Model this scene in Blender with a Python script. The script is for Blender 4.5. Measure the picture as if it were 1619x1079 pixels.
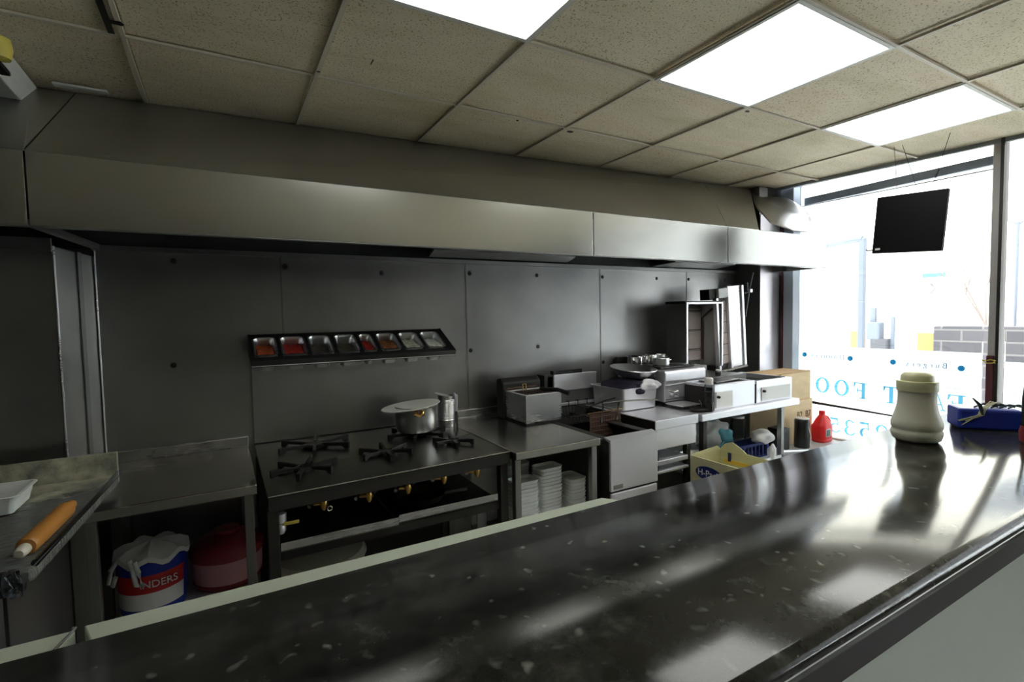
import bpy, bmesh, math, random
from mathutils import Vector, Matrix
random.seed(7)
for o in list(bpy.data.objects): bpy.data.objects.remove(o)
C = bpy.context.scene.collection
PI = math.pi
# ---------------------------------------------------------------- camera
CZ = 1.45
yaw, pit, roll, FPX = 0.522106, -0.052134, -0.019507, 794.768
a_, b_ = math.sin(yaw), math.cos(yaw)
fwd = Vector((a_*math.cos(pit), b_*math.cos(pit), math.sin(pit)))
rt = Vector((b_, -a_, 0)); up = rt.cross(fwd)
R_ = math.cos(roll)*rt + math.sin(roll)*up
U_ = -math.sin(roll)*rt + math.cos(roll)*up
cd = bpy.data.cameras.new('camera'); cam = bpy.data.objects.new('camera', cd); C.objects.link(cam)
m = Matrix((R_, U_, -fwd)).transposed().to_4x4(); m.translation = (0, 0, CZ)
cam.matrix_world = m
cd.sensor_width = 36; cd.sensor_fit = 'HORIZONTAL'; cd.lens = FPX*36/1619; cd.clip_start = .02; cd.clip_end = 200
bpy.context.scene.camera = cam
# ---------------------------------------------------------------- sky, exposure
w = bpy.data.worlds.new('World'); bpy.context.scene.world = w; w.use_nodes = True
nt = w.node_tree; bg = nt.nodes['Background']
bg.inputs[0].default_value = (.90, .95, 1.0, 1); bg.inputs[1].default_value = 13.5
vs = bpy.context.scene.view_settings
vs.view_transform = 'Standard'; vs.look = 'None'; vs.gamma = 1; vs.exposure = 0.12
PANEL_EMIT = 5.6
# ---------------------------------------------------------------- materials
def mat(name, col, rough=.5, metal=0, **k):
    m = bpy.data.materials.new(name); m.use_nodes = True
    b = m.node_tree.nodes['Principled BSDF']
    b.inputs['Base Color'].default_value = (*col, 1); b.inputs['Roughness'].default_value = rough; b.inputs['Metallic'].default_value = metal
    for n, v in k.items(): b.inputs[n.replace('_', ' ')].default_value = v
    return m
def nodes(m): return m.node_tree.nodes, m.node_tree.links, m.node_tree.nodes['Principled BSDF']
def coords(m, scale=(1, 1, 1)):
    n, l, b = nodes(m)
    g = n.new('ShaderNodeNewGeometry'); mp = n.new('ShaderNodeMapping'); mp.inputs['Scale'].default_value = scale
    l.new(g.outputs['Position'], mp.inputs['Vector']); return mp.outputs['Vector']
def noise(m, vec, scale, detail=3, rough=.5):
    n, l, b = nodes(m); t = n.new('ShaderNodeTexNoise'); t.inputs['Scale'].default_value = scale; t.inputs['Detail'].default_value = detail
    t.inputs['Roughness'].default_value = rough; l.new(vec, t.inputs['Vector']); return t.outputs['Fac']
def ramp(m, fac, stops):
    n, l, b = nodes(m); r = n.new('ShaderNodeValToRGB'); l.new(fac, r.inputs['Fac']); e = r.color_ramp.elements
    while len(e) < len(stops): e.new(.5)
    for i, (p, c) in enumerate(stops):
        e[i].position = p; e[i].color = (*c, 1) if len(c) == 3 else c
    return r.outputs['Color']
def maprange(m, fac, a, b2, c, d):
    n, l, b = nodes(m); r = n.new('ShaderNodeMapRange'); l.new(fac, r.inputs[0])
    for i, v in enumerate((a, b2, c, d)): r.inputs[i+1].default_value = v
    return r.outputs[0]
def bump(m, fac, s, d=.01):
    n, l, b = nodes(m); r = n.new('ShaderNodeBump'); r.inputs['Strength'].default_value = s; r.inputs['Distance'].default_value = d
    l.new(fac, r.inputs['Height']); l.new(r.outputs[0], b.inputs['Normal'])
def mix(m, fac, a, b2):
    n, l, b = nodes(m); r = n.new('ShaderNodeMix'); r.data_type = 'RGBA'
    if hasattr(fac, 'links'): l.new(fac, r.inputs[0])
    else: r.inputs[0].default_value = fac
    for s, v in ((6, a), (7, b2)):
        if hasattr(v, 'links'): l.new(v, r.inputs[s])
        else: r.inputs[s].default_value = (*v, 1)
    return r.outputs[2]
def steel(name, col, rough, stretch=(1, 1, 60), smear=.12, tint=None):
    m = mat(name, col, rough, 1); n, l, b = nodes(m)
    f = noise(m, coords(m, stretch), 6, 4); g = noise(m, coords(m, (1, 1, 1)), 2.2, 4)
    c1 = tuple(x*(1-smear) for x in col); c2 = tuple(min(1, x*(1+smear)) for x in col)
    if tint: c1 = tint
    l.new(ramp(m, g, [(.3, c1), (.7, c2)]), b.inputs['Base Color'])
    n2 = n.new('ShaderNodeMath'); n2.operation = 'ADD'
    l.new(maprange(m, f, .2, .8, -.01, .01), n2.inputs[0]); l.new(maprange(m, g, .3, .7, rough-.03, rough+.04), n2.inputs[1])
    l.new(n2.outputs[0], b.inputs['Roughness']); return m
M = {}
M['wallsteel'] = steel('wall_steel', (.42, .42, .41), .34, (60, 60, 1), .16)
M['hood'] = steel('hood_steel', (.58, .59, .56), .22, (1, 1, 50), .05)
M['hoodslope'] = steel('hood_slope_steel', (.42, .42, .395), .38, (1, 1, 30), .10)
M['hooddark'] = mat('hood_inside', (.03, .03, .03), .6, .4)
M['top'] = steel('worktop_steel', (.47, .47, .44), .24, (1, 40, 1), .18)
M['steel'] = steel('bright_steel', (.66, .66, .67), .27, (1, 1, 30), .06)
M['steelx'] = steel('appliance_steel', (.78, .78, .82), .34, (1, 1, 30), .04); M['steelx'].node_tree.nodes['Principled BSDF'].inputs['Metallic'].default_value = .72
M['stovetop'] = steel('stove_steel', (.20, .20, .18), .33, (1, 30, 1), .3)
M['dullsteel'] = steel('dull_steel', (.30, .30, .29), .42, (1, 1, 20), .15)
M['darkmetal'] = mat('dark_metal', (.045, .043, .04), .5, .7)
M['iron'] = mat('cast_iron', (.010, .010, .010), .38, .1)
M['alu'] = mat('aluminium', (.72, .73, .74), .32, 1)
M['chrome'] = mat('chrome', (.85, .85, .85), .12, 1)
M['brass'] = mat('brass', (.75, .48, .14), .28, 1)
M['black'] = mat('black_plastic', (.012, .012, .013), .38)
M['screen'] = mat('monitor_black', (.004, .004, .005), .5, Specular_IOR_Level=.15)
M['white'] = mat('white_plastic', (.80, .80, .78), .4)
M['foam'] = mat('foam_white', (.92, .94, .92), .5, Subsurface_Weight=.1)
M['cream'] = mat('cream_plastic', (.84, .86, .72), .35, Subsurface_Weight=.1)
M['creamcap'] = mat('cream_cap', (.78, .78, .50), .35)
M['panelw'] = mat('counter_panel', (.78, .88, .81), .3)
M['ledge'] = mat('ledge_white', (.52, .58, .48), .45)
M['red'] = mat('red_plastic', (.78, .012, .015), .28)
M['darkred'] = mat('dark_red_plastic', (.22, .02, .03), .4)
M['pink'] = mat('pink_plastic', (.55, .27, .28), .45)
M['blue'] = mat('blue_plastic', (.01, .035, .35), .35)
M['navy'] = mat('navy_ink', (.01, .02, .12), .5)
M['redlabel'] = mat('red_label', (.50, .02, .02), .5)
M['label'] = mat('white_label', (.75, .75, .75), .5)
M['green'] = mat('dark_green_label', (.02, .09, .05), .5)
M['greylid'] = mat('grey_film', (.50, .53, .53), .25)
M['bag'] = mat('thin_white_bag', (.75, .77, .77), .35)
M['card'] = mat('cardboard', (.62, .40, .20), .8)
M['cardpale'] = mat('pale_cardboard', (.86, .66, .40), .8)
M['creambox'] = mat('cream_card_box', (.58, .56, .33), .7)
M['tape'] = mat('yellow_tape', (.65, .42, .05), .4)
M['cloth'] = mat('dark_cloth', (.02, .016, .035), .9)
M['lace'] = mat('white_lace', (.75, .75, .78), .9)
M['wood'] = mat('rolling_pin_wood', (.50, .22, .045), .42)
M['cyan'] = mat('pale_blue_plastic', (.16, .55, .70), .35)

M['grey'] = mat('grey_paint', (.30, .33, .37), .5)
M['outgrey'] = mat('outdoor_grey_paint', (.055, .065, .080), .6)
M['outdark'] = mat('outdoor_dark', (.02, .02, .022), .6)
M['greyblue'] = mat('window_frame_grey', (.36, .42, .50), .45)
M['mullion'] = mat('mullion_pale', (.42, .41, .42), .45)
M['maroon'] = mat('maroon_paint', (.10, .02, .03), .5)
M['column'] = steel('column_steel', (.80, .76, .80), .40, (1, 1, 10), .05)
M['yellow'] = mat('yellow_plastic', (.65, .55, .10), .45)
M['string'] = mat('string', (.55, .55, .38), .9)
M['twig'] = mat('dark_twig', (.03, .05, .05), .7)
M['mesh'] = mat('burner_ceramic', (.60, .52, .50), .75)
M['rust'] = mat('rusty_brown', (.13, .075, .055), .7, .3)
M['bowlw'] = mat('creamy_bowl', (.62, .60, .50), .5)
M['mince'] = mat('pale_food', (.65, .68, .52), .8)
M['orange'] = mat('orange_spice', (.50, .09, .012), .8)
M['redsp'] = mat('red_spice', (.42, .015, .006), .8)
M['brown'] = mat('brown_spice', (.26, .09, .02), .8)
M['darkfood'] = mat('dark_food', (.10, .09, .06), .7)
M['white_food'] = mat('white_food', (.72, .76, .68), .8)
M['walldark'] = mat('painted_wall_back', (.05, .05, .048), .8)
M['paint'] = mat('painted_white', (.62, .63, .58), .6)
M['floor'] = mat('floor_tile', (.17, .15, .13), .5)
M['gasket'] = mat('rubber', (.01, .01, .01), .6)
for nm, sc, mul in (('mince', 60, .6), ('orange', 80, .6), ('redsp', 80, .6), ('brown', 80, .6), ('darkfood', 60, .5), ('white_food', 50, .75)):
    mm = M[nm]; n, l, b = nodes(mm); c = tuple(b.inputs['Base Color'].default_value)[:3]
    f = noise(mm, coords(mm), sc, 2); l.new(ramp(mm, f, [(.35, tuple(x*mul for x in c)), (.65, c)]), b.inputs['Base Color']); bump(mm, f, .6, .004)
for nm in ('card', 'cardpale', 'creambox', 'paint', 'floor', 'walldark', 'ledge', 'wood', 'bowlw', 'rust', 'mesh', 'pink', 'foam'):
    mm = M[nm]; n, l, b = nodes(mm); c = tuple(b.inputs['Base Color'].default_value)[:3]
    f = noise(mm, coords(mm, (1, 1, 3)), 9, 5, .6); l.new(ramp(mm, f, [(.3, tuple(x*.86 for x in c)), (.7, c)]), b.inputs['Base Color'])
# emitter of the ceiling lights
m = bpy.data.materials.new('light_panel'); m.use_nodes = True; n = m.node_tree.nodes; n.remove(n['Principled BSDF'])
e = n.new('ShaderNodeEmission'); e.inputs[0].default_value = (1, 1, .95, 1); e.inputs[1].default_value = PANEL_EMIT
m.node_tree.links.new(e.outputs[0], n['Material Output'].inputs[0]); M['panel'] = m
# glass of the shop window and clear plastic
def clear(name, tint, rough=0):
    m = bpy.data.materials.new(name); m.use_nodes = True; n = m.node_tree.nodes; l = m.node_tree.links; n.remove(n['Principled BSDF'])
    t = n.new('ShaderNodeBsdfTransparent'); t.inputs[0].default_value = (*tint, 1); g = n.new('ShaderNodeBsdfGlossy'); g.inputs['Roughness'].default_value = rough+.02
    fr = n.new('ShaderNodeFresnel'); fr.inputs[0].default_value = 1.4; mx = n.new('ShaderNodeMixShader')
    l.new(fr.outputs[0], mx.inputs[0]); l.new(t.outputs[0], mx.inputs[1]); l.new(g.outputs[0], mx.inputs[2]); l.new(mx.outputs[0], n['Material Output'].inputs[0]); return m
M['glass'] = clear('window_glass', (.97, .98, .98))
M['bluefilm'] = clear('blue_sign_film', (.10, .36, .52), .3)
M['clearplastic'] = clear('clear_plastic', (.80, .84, .88), .1)
m = bpy.data.materials.new('frosted_film'); m.use_nodes = True; n = m.node_tree.nodes; l = m.node_tree.links; n.remove(n['Principled BSDF'])
tr = n.new('ShaderNodeBsdfTranslucent'); tr.inputs[0].default_value = (.88, .92, .94, 1); df = n.new('ShaderNodeBsdfDiffuse'); df.inputs[0].default_value = (.8, .82, .82, 1)
tp = n.new('ShaderNodeBsdfTransparent'); a1 = n.new('ShaderNodeMixShader'); a1.inputs[0].default_value = .75; a2 = n.new('ShaderNodeMixShader'); a2.inputs[0].default_value = .25
l.new(df.outputs[0], a1.inputs[1]); l.new(tr.outputs[0], a1.inputs[2]); l.new(a1.outputs[0], a2.inputs[1]); l.new(tp.outputs[0], a2.inputs[2]); l.new(a2.outputs[0], n['Material Output'].inputs[0]); M['film'] = m
# ceiling tile: tan, pin-holed, with stains of its own
mm = mat('ceiling_tile', (.60, .53, .38), .9); M['tile'] = mm; n, l, b = nodes(mm)
f1 = noise(mm, coords(mm, (1, 3, 1)), 1.6, 4, .6); f2 = noise(mm, coords(mm), 150, 1)
c1 = ramp(mm, f1, [(.3, (.58, .51, .33)), (.55, (.70, .62, .45)), (.75, (.66, .54, .36))])
spk = ramp(mm, f2, [(.33, (.50, .45, .38)), (.39, (1, 1, 1))]); n_ = n.new('ShaderNodeMix'); n_.data_type = 'RGBA'; n_.blend_type = 'MULTIPLY'; n_.inputs[0].default_value = 1
l.new(c1, n_.inputs[6]); l.new(spk, n_.inputs[7]); l.new(n_.outputs[2], b.inputs['Base Color']); bump(mm, f2, .25, .003)
M['tbar'] = mat('ceiling_bar', (.56, .51, .40), .6)
# laminate: black with pale flecks
mm = mat('black_laminate', (.012, .013, .012), .11, Specular_IOR_Level=.32); M['lam'] = mm; n, l, b = nodes(mm)
v = coords(mm); nz = n.new('ShaderNodeTexNoise'); nz.inputs['Scale'].default_value = 25; l.new(v, nz.inputs['Vector'])
va = n.new('ShaderNodeVectorMath'); va.operation = 'SCALE'; va.inputs['Scale'].default_value = .045; l.new(nz.outputs['Color'], va.inputs[0])
vb = n.new('ShaderNodeVectorMath'); l.new(v, vb.inputs[0]); l.new(va.outputs[0], vb.inputs[1])
vo = n.new('ShaderNodeTexVoronoi'); vo.inputs['Scale'].default_value = 38; l.new(vb.outputs[0], vo.inputs['Vector'])
fl = ramp(mm, vo.outputs['Distance'], [(.08, (1, 1, 1)), (.30, (0, 0, 0))])
sepc = n.new('ShaderNodeSeparateColor'); l.new(vo.outputs['Color'], sepc.inputs[0])
gate = ramp(mm, sepc.outputs[0], [(.45, (0, 0, 0)), (1.0, (.8, .8, .8))])
mu = n.new('ShaderNodeMath'); mu.operation = 'MULTIPLY'; l.new(fl, mu.inputs[0]); l.new(gate, mu.inputs[1])
cl = noise(mm, v, 12, 6, .7); clc = ramp(mm, cl, [(.38, (.009, .009, .008)), (.55, (.028, .029, .026)), (.70, (.075, .080, .070))])
l.new(mix(mm, mu.outputs[0], clc, (.25, .27, .24)), b.inputs['Base Color'])
# flour-dusted film on the dough table
mm = mat('floured_film', (.2, .2, .18), .3); M['flour'] = mm; n, l, b = nodes(mm)
f = noise(mm, coords(mm, (1, 1, 1)), 7, 6, .65); l.new(ramp(mm, f, [(.40, (.12, .13, .11)), (.52, (.34, .34, .26)), (.66, (.62, .60, .44))]), b.inputs['Base Color'])
l.new(maprange(mm, f, .4, .6, .25, .8), b.inputs['Roughness']); bump(mm, noise(mm, coords(mm, (1, 6, 1)), 14, 3), .5, .01)
mm = mat('cling_film', (.16, .17, .16), .16); M['cling'] = mm; bump(mm, noise(mm, coords(mm, (2, 9, 2)), 12, 4), .9, .012)
mm = M['rolling'] = M['wood']
# ---------------------------------------------------------------- mesh helpers
def bx(bm, x0, x1, y0, y1, z0, z1, mtx=None):
    vs_ = [bm.verts.new(p) for p in ((x0,y0,z0),(x1,y0,z0),(x1,y1,z0),(x0,y1,z0),(x0,y0,z1),(x1,y0,z1),(x1,y1,z1),(x0,y1,z1))]
    for f in ((0,3,2,1),(4,5,6,7),(0,1,5,4),(1,2,6,5),(2,3,7,6),(3,0,4,7)): bm.faces.new([vs_[i] for i in f])
    if mtx is not None: bmesh.ops.transform(bm, matrix=mtx, verts=vs_)
    return bm
def BX(*a, **k): return bx(bmesh.new(), *a, **k)
def prism(bm, pts, d, axis='Y', at=0):
    """pts: outline in the plane across axis, extruded from at to at+d"""
    def P(u, v, t): return {'Y': (u, t, v), 'X': (t, u, v), 'Z': (u, v, t)}[axis]
    A = [bm.verts.new(P(u, v, at)) for u, v in pts]; B = [bm.verts.new(P(u, v, at+d)) for u, v in pts]; n = len(pts)
    bm.faces.new(A); bm.faces.new(B[::-1])
    for i in range(n): bm.faces.new((A[i], A[(i+1) % n], B[(i+1) % n], B[i]))
    bmesh.ops.recalc_face_normals(bm, faces=bm.faces); return bm
def lathe(bm, prof, seg=32, c=(0, 0, 0), sx=1, sy=1, cap=True):
    rings = []
    for r, z in prof:
        rings.append([bm.verts.new((c[0]+sx*max(r, 1e-4)*math.cos(2*PI*k/seg), c[1]+sy*max(r, 1e-4)*math.sin(2*PI*k/seg), c[2]+z)) for k in range(seg)])
    for A, B in zip(rings, rings[1:]):
        for k in range(seg): bm.faces.new((A[k], A[(k+1) % seg], B[(k+1) % seg], B[k]))
    if cap: bm.faces.new(rings[0][::-1]); bm.faces.new(rings[-1])
    return bm
def tube(bm, pts, r, seg=8, closed=False):
    pts = [Vector(p) for p in pts]; rings = []; n = len(pts)
    for i, p in enumerate(pts):
        a = pts[i-1] if i or closed else p; b = pts[(i+1) % n] if i < n-1 or closed else p
        t = (b-a).normalized(); u = t.cross(Vector((0, 0, 1)))
        if u.length < .1: u = t.cross(Vector((1, 0, 0)))
        u.normalize(); v = t.cross(u); rr = r[i] if isinstance(r, (list, tuple)) else r
        rings.append([bm.verts.new(p+u*rr*math.cos(2*PI*k/seg)+v*rr*math.sin(2*PI*k/seg)) for k in range(seg)])
    prs = list(zip(rings, rings[1:])) + ([(rings[-1], rings[0])] if closed else [])
    for A, B in prs:
        for k in range(seg): bm.faces.new((A[k], B[k], B[(k+1) % seg], A[(k+1) % seg]))
    if not closed: bm.faces.new(rings[0]); bm.faces.new(rings[-1][::-1])
    return bm
def TUBE(pts, r, **k): return tube(bmesh.new(), pts, r, **k)
def LATHE(prof, **k): return lathe(bmesh.new(), prof, **k)
def obj(name, bm, m, parent=None, bevel=0, smooth=False, loc=None, rot=None, solid=0, label=None, sub=0):
    """links ONE mesh object; coordinates are local to the parent (or to loc)"""
    me = bpy.data.meshes.new(name); bmesh.ops.recalc_face_normals(bm, faces=bm.faces)
    bm.to_mesh(me); bm.free(); me.materials.append(M[m] if isinstance(m, str) else m)
    if smooth:
        for p in me.polygons: p.use_smooth = True
    o = bpy.data.objects.new(name, me); C.objects.link(o)
    if parent: o.parent = parent
    if loc is not None: o.location = loc
    if rot is not None: o.rotation_euler = rot
    if solid:
        s = o.modifiers.new('s', 'SOLIDIFY'); s.thickness = solid; s.offset = 0
    if bevel:
        b = o.modifiers.new('b', 'BEVEL'); b.width = bevel; b.segments = 2; b.limit_method = 'ANGLE'; b.harden_normals = False
    if sub:
        s = o.modifiers.new('ss', 'SUBSURF'); s.levels = sub; s.render_levels = sub
    if smooth:
        try: me.set_sharp_from_angle(angle=math.radians(38))
        except Exception: pass
    if label: o['label'] = label
    return o
def thing(name, label, cat, loc=(0, 0, 0), rz=0, group=None):
    o = bpy.data.objects.new(name, None); C.objects.link(o); o.location = loc; o.rotation_euler = (0, 0, rz); o.empty_display_size = .05
    o['label'] = label; o['category'] = cat
    if group: o['group'] = group
    return o
def tag(o, label, cat, group=None):
    o['label'] = label; o['category'] = cat
    if group: o['group'] = group
    return o
def struct(name, bm, m, parent=None, **k):
    o = obj(name, bm, m, parent, **k)
    if not parent: o['kind'] = 'structure'
    return o
def dup(root, loc, rz=None, label=None, group=None):
    r = root.copy(); C.objects.link(r); r.location = loc
    if rz is not None: r.rotation_euler = (0, 0, rz)
    if label: r['label'] = label
    if group: r['group'] = group
    for ch in root.children:
        c = ch.copy(); C.objects.link(c); c.parent = r
        for g in ch.children:
            d = g.copy(); C.objects.link(d); d.parent = c
    return r
def textmesh(name, s, size, m, parent=None, loc=(0, 0, 0), rot=(0, 0, 0), mirror=False, depth=.0006, spacing=1, sx=1, align='CENTER', curve_r=None):
    cu = bpy.data.curves.new(name, 'FONT'); cu.body = s; cu.size = size; cu.extrude = depth; cu.align_x = align; cu.align_y = 'CENTER'; cu.space_character = spacing
    t = bpy.data.objects.new(name, cu); C.objects.link(t); bpy.context.view_layer.update()
    me = bpy.data.meshes.new_from_object(t.evaluated_get(bpy.context.evaluated_depsgraph_get()))
    C.objects.unlink(t); bpy.data.objects.remove(t); bpy.data.curves.remove(cu)
    for v in me.vertices:
        v.co.x *= (-1 if mirror else 1)*sx
        if curve_r:                                                   # wrap round a cylinder whose axis is local Y
            a = v.co.x/curve_r; rr = curve_r+v.co.z; v.co.x = rr*math.sin(a); v.co.z = rr*math.cos(a)-curve_r
    me.materials.clear(); me.materials.append(M[m]); me.name = name
    o = bpy.data.objects.new(name, me); C.objects.link(o); o.location = loc; o.rotation_euler = rot
    if parent: o.parent = parent
    return o
# ================================================================ SETTING
W = .87; YB = 2.62; H = 2.394
struct('floor', BX(-2.6, 4.1, -3.2, 2.8, -.05, 0), 'floor')
struct('wall_back', BX(-2.6, 3.62, YB+.006, YB+.12, 0, 2.28), 'walldark')
struct('wall_left', BX(-2.7, -2.6, -3.2, 2.8, 0, 2.6), 'walldark')
struct('wall_front', BX(-2.6, 4.1, -3.3, -3.2, 0, 2.6), 'walldark')
obj('sky_leak_seal', BX(-2.7, 4.2, YB+.125, YB+.28, 0, 2.6), 'walldark', bpy.data.objects['wall_back'])  # unseen box added behind the wall to stop sky light leaking in
# steel cladding sheets on the back wall
wb = bpy.data.objects['wall_back']
seams = [-.44, .25, 1.21, 2.19, 3.02, 3.60]
for x0, x1 in zip(seams, seams[1:]):
    obj('cladding_sheet', BX(x0+.0015, x1-.0015, YB-.004, YB+.004, 0, 1.745), 'wallsteel', wb, bevel=.0012)
for x in seams[1:-1]: obj('sheet_joint', BX(x-.004, x+.004, YB-.0065, YB-.0045, .8, 1.745), 'dullsteel', wb)
def screw(x, z, s=.008):
    obj('screw', lathe(bmesh.new(), [(s*1.5, 0), (s*1.5, .002), (s*.8, .004), (s*.4, .0045)], seg=10), 'darkmetal' if s > .006 else 'steel', wb, loc=(x, YB-.004, z), rot=(PI/2, 0, 0), smooth=True)
for x, z in ((.73, 1.68), (1.69, 1.69), (1.69, 1.25), (-.19, 1.26), (-.17, 1.71), (1.23, 1.25), (2.71, 1.69), (2.21, 1.69), (2.21, 1.12), (3.04, 1.69), (1.235, 1.69), (3.45, 1.69), (.27, 1.70)): screw(x, z)
# projecting clad section at the far left
def plan(bm, pts, z0, z1, t=.006):
    return prism(bm, pts, z1-z0, 'Z', z0)
wl = struct('wall_return', plan(bmesh.new(), [(-1.4, 2.32), (-.497, 2.32), (-.44, YB), (-1.4, YB)], 0, 1.72), 'wallsteel', bevel=.004)
obj('corner_bead', TUBE([(-.497, 2.318, .9), (-.497, 2.318, 1.72)], .004), 'steel', wl, smooth=True)
obj('corner_bead', TUBE([(-.436, YB-.006, .9), (-.436, YB-.006, 1.74)], .003), 'steel', wl, smooth=True)
obj('lap_joint', prism(bmesh.new(), [(-.465, 2.475), (-.4615, 2.4743), (-.456, 2.503), (-.4595, 2.5037)], .8, 'Z', .92), 'dullsteel', wl)
obj('top_rail', BX(-1.4, -.50, 2.305, 2.32, 1.70, 1.745), 'dullsteel', wl)
# right-hand return, bright column, frame
struct('trim_1', plan(bmesh.new(), [(3.585, 2.625), (3.60, 2.42), (3.70, 2.42), (3.70, 2.70), (3.585, 2.70)], 0, 2.39), 'dullsteel')
struct('trim_2', plan(bmesh.new(), [(3.60, 2.41), (3.85, 2.41), (3.85, 2.419), (3.60, 2.419)], 0, 2.18), 'column', bevel=.002)
struct('wall_right', plan(bmesh.new(), [(3.70, 2.42), (4.05, 2.42), (4.05, 2.8), (3.70, 2.8)], 0, 2.6), 'walldark')
# ceiling with lay-in tiles and bars
CE = [(-2.7, 2.85), (3.60, 2.85), (3.815, 2.60), (3.94, 1.0), (3.94, -3.3), (-2.7, -3.3)]
ce = struct('ceiling', prism(bmesh.new(), CE, .05, 'Z', H+.012), 'tile')
gx0, gy0 = -.2425, 2.115
lights = [(1, 1), (3, 1), (5, 1)]
lightset = set(lights)
bm = bmesh.new()
for i in range(-4, 7):
    for j in range(-1, 9):
        if (i, j) in lightset: continue
        x0, x1 = gx0+.6*i+.009, gx0+.6*(i+1)-.009; y1, y0 = gy0-.6*j-.009, gy0-.6*(j+1)+.009
        if j == -1: y1 = 2.80
        if i == 6: x1 = 3.80 if j < 2 else 3.90
        d = random.uniform(-.003, .004); s = [random.uniform(-.002, .003) for _ in range(4)]
        v_ = [bm.verts.new(p) for p in ((x0, y0, H+.006+d+s[0]), (x1, y0, H+.006+d+s[1]), (x1, y1, H+.006+d+s[2]), (x0, y1, H+.006+d+s[3]))]
        u_ = [bm.verts.new((q.co.x, q.co.y, H+.02)) for q in v_]
        bm.faces.new(v_[::-1])
        for k in range(4): bm.faces.new((v_[k], v_[(k+1) % 4], u_[(k+1) % 4], u_[k]))
obj('ceiling_tiles', bm, 'tile', ce, bevel=.003)
bm = bmesh.new()
for i in range(-4, 8):
    x = gx0+.6*i
    if x > 3.92: continue
    bx(bm, x-.007, x+.007, -3.2, 2.80, H-.004, H+.004)
for j in range(0, 10): bx(bm, -2.6, 3.86, gy0-.6*j-.007, gy0-.6*j+.007, H-.0035, H+.0045)
obj('ceiling_bars', bm, 'tbar', ce)
obj('edge_trim', prism(bmesh.new(), [(3.80, 2.55), (3.835, 2.55), (3.955, 1.0), (3.955, -3.2), (3.93, -3.2), (3.925, 1.0)], .03, 'Z', H-.012), 'grey', ce)
# broken tile corners: dark holes with chipped outline
def chip(x, y, s):
    pts = [(x+s*math.cos(t)*random.uniform(.6, 1.1), y+s*.6*math.sin(t)*random.uniform(.6, 1.1)) for t in [k*PI/4 for k in range(8)]]
    obj('chipped_corner', prism(bmesh.new(), pts, .002, 'Z', H-.0065), 'gasket', ce)
chip(.0-.255, 2.02, .03); chip(1.60, 2.135, .022); chip(2.195, 1.54, .014); chip(1.28, 2.13, .010); chip(.36, 2.06, .008)
for (x, y, dx, dy) in ((.35, 2.16, .004, .05), (.52, 1.92, .003, .035)): obj('tile_crack', BX(x, x+dx, y-dy, y, H-.002, H+.001), 'gasket', ce)
obj('peeling_flake', BX(-.53, -.36, 2.60, 2.63, H-.018, H-.008), 'paint', ce, bevel=.003)
obj('tile_gap', BX(-.25-.030, -.25-.012, 1.2, 2.10, H-.006, H-.002), 'gasket', ce)
# ceiling lights (lay-in squares)
def mk_light():
    t = thing('ceiling_light', 'x', 'ceiling light', (0, 0, H))
    bm = bmesh.new()
    for a in ((-.297, .297, -.297, -.282), (-.297, .297, .282, .297), (-.297, -.282, -.282, .282), (.282, .297, -.282, .282)): bx(bm, *a, -.007, .008)
    obj('frame', bm, 'paint', t); obj('diffuser', BX(-.284, .284, -.284, .284, -.003, .004), 'panel', t); return t
l0 = mk_light(); lab = {(1, 1): 'square lit ceiling panel over the stove, cut by the top edge of the picture', (3, 1): 'largest square lit ceiling panel, in the middle of the ceiling',
    (5, 1): 'square lit ceiling panel nearest the shop window'}
for k, (i, j) in enumerate(lights):
    loc = (gx0+.6*i+.3, gy0-.6*j-.3, H); lb = lab[(i, j)]
    if k == 0: l0.location = loc; l0['label'] = lb; l0['group'] = 'square ceiling light panels'
    else: dup(l0, loc, label=lb, group='square ceiling light panels')
# white bulkhead at the top left, with a yellow fitting
struct('trim_3', prism(bmesh.new(), [(1.0, 2.262), (2.50, 2.262), (2.71, 2.388), (1.0, 2.388)], .9, 'X', -1.495), 'paint', bevel=.004)
t = thing('wall_lamp', 'yellow cased lamp fitting hanging beside the white bulkhead at top left', 'lamp', (-.56, 2.16, 2.30))
obj('lamp_housing', LATHE([(.0, -.035), (.028, -.03), (.034, 0), (.030, .03), (0, .035)], seg=20, c=(0, 0, 0)), 'yellow', t, smooth=True)
obj('mount', BX(-.025, 0, -.10, .10, -.045, -.03), 'darkmetal', t, bevel=.003)
# ---------------------------------------------------------------- extractor hood
t = thing('extractor_hood', 'long brushed steel extractor hood running under the ceiling over the cookers', 'extractor hood', (1.2, 2.3, 1.74))
def wc(bm):  # world coordinates -> local of current thing
    bmesh.ops.translate(bm, verts=bm.verts, vec=-CUR.location); return bm
CUR = t
hx = [(-1.4, -.482), (-.478, 1.632), (1.638, 2.668), (2.674, 3.75)]
for i, (x0, x1) in enumerate(hx):
    obj('fascia_panel', wc(BX(x0, x1, 2.0, 2.004, 1.74, 1.956)), 'hood', t, bevel=.0015)
    obj('bottom_lip', wc(BX(x0, x1, 2.0, 2.03, 1.738, 1.742)), 'dullsteel', t)
bm = bmesh.new()
def yt(x): return 2.725-.05*(x+.6)
for x0, x1 in ((-1.4, -.482), (-.478, 2.97)):
    q = [(x0, 2.0, 1.956), (x1, 2.0, 1.956), (x1 if x1 < 2 else 3.62, yt(x1 if x1 < 2 else 3.62), H), (x0, yt(x0), H)]
    bm.faces.new([bm.verts.new(p) for p in q])
obj('slope', wc(bm), 'hoodslope', t, solid=.003)
obj('slope_joint', wc(TUBE([(-.48, 2.0, 1.958), (-.61, yt(-.6)-.005, H-.004)], .0022)), 'steel', t)
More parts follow.
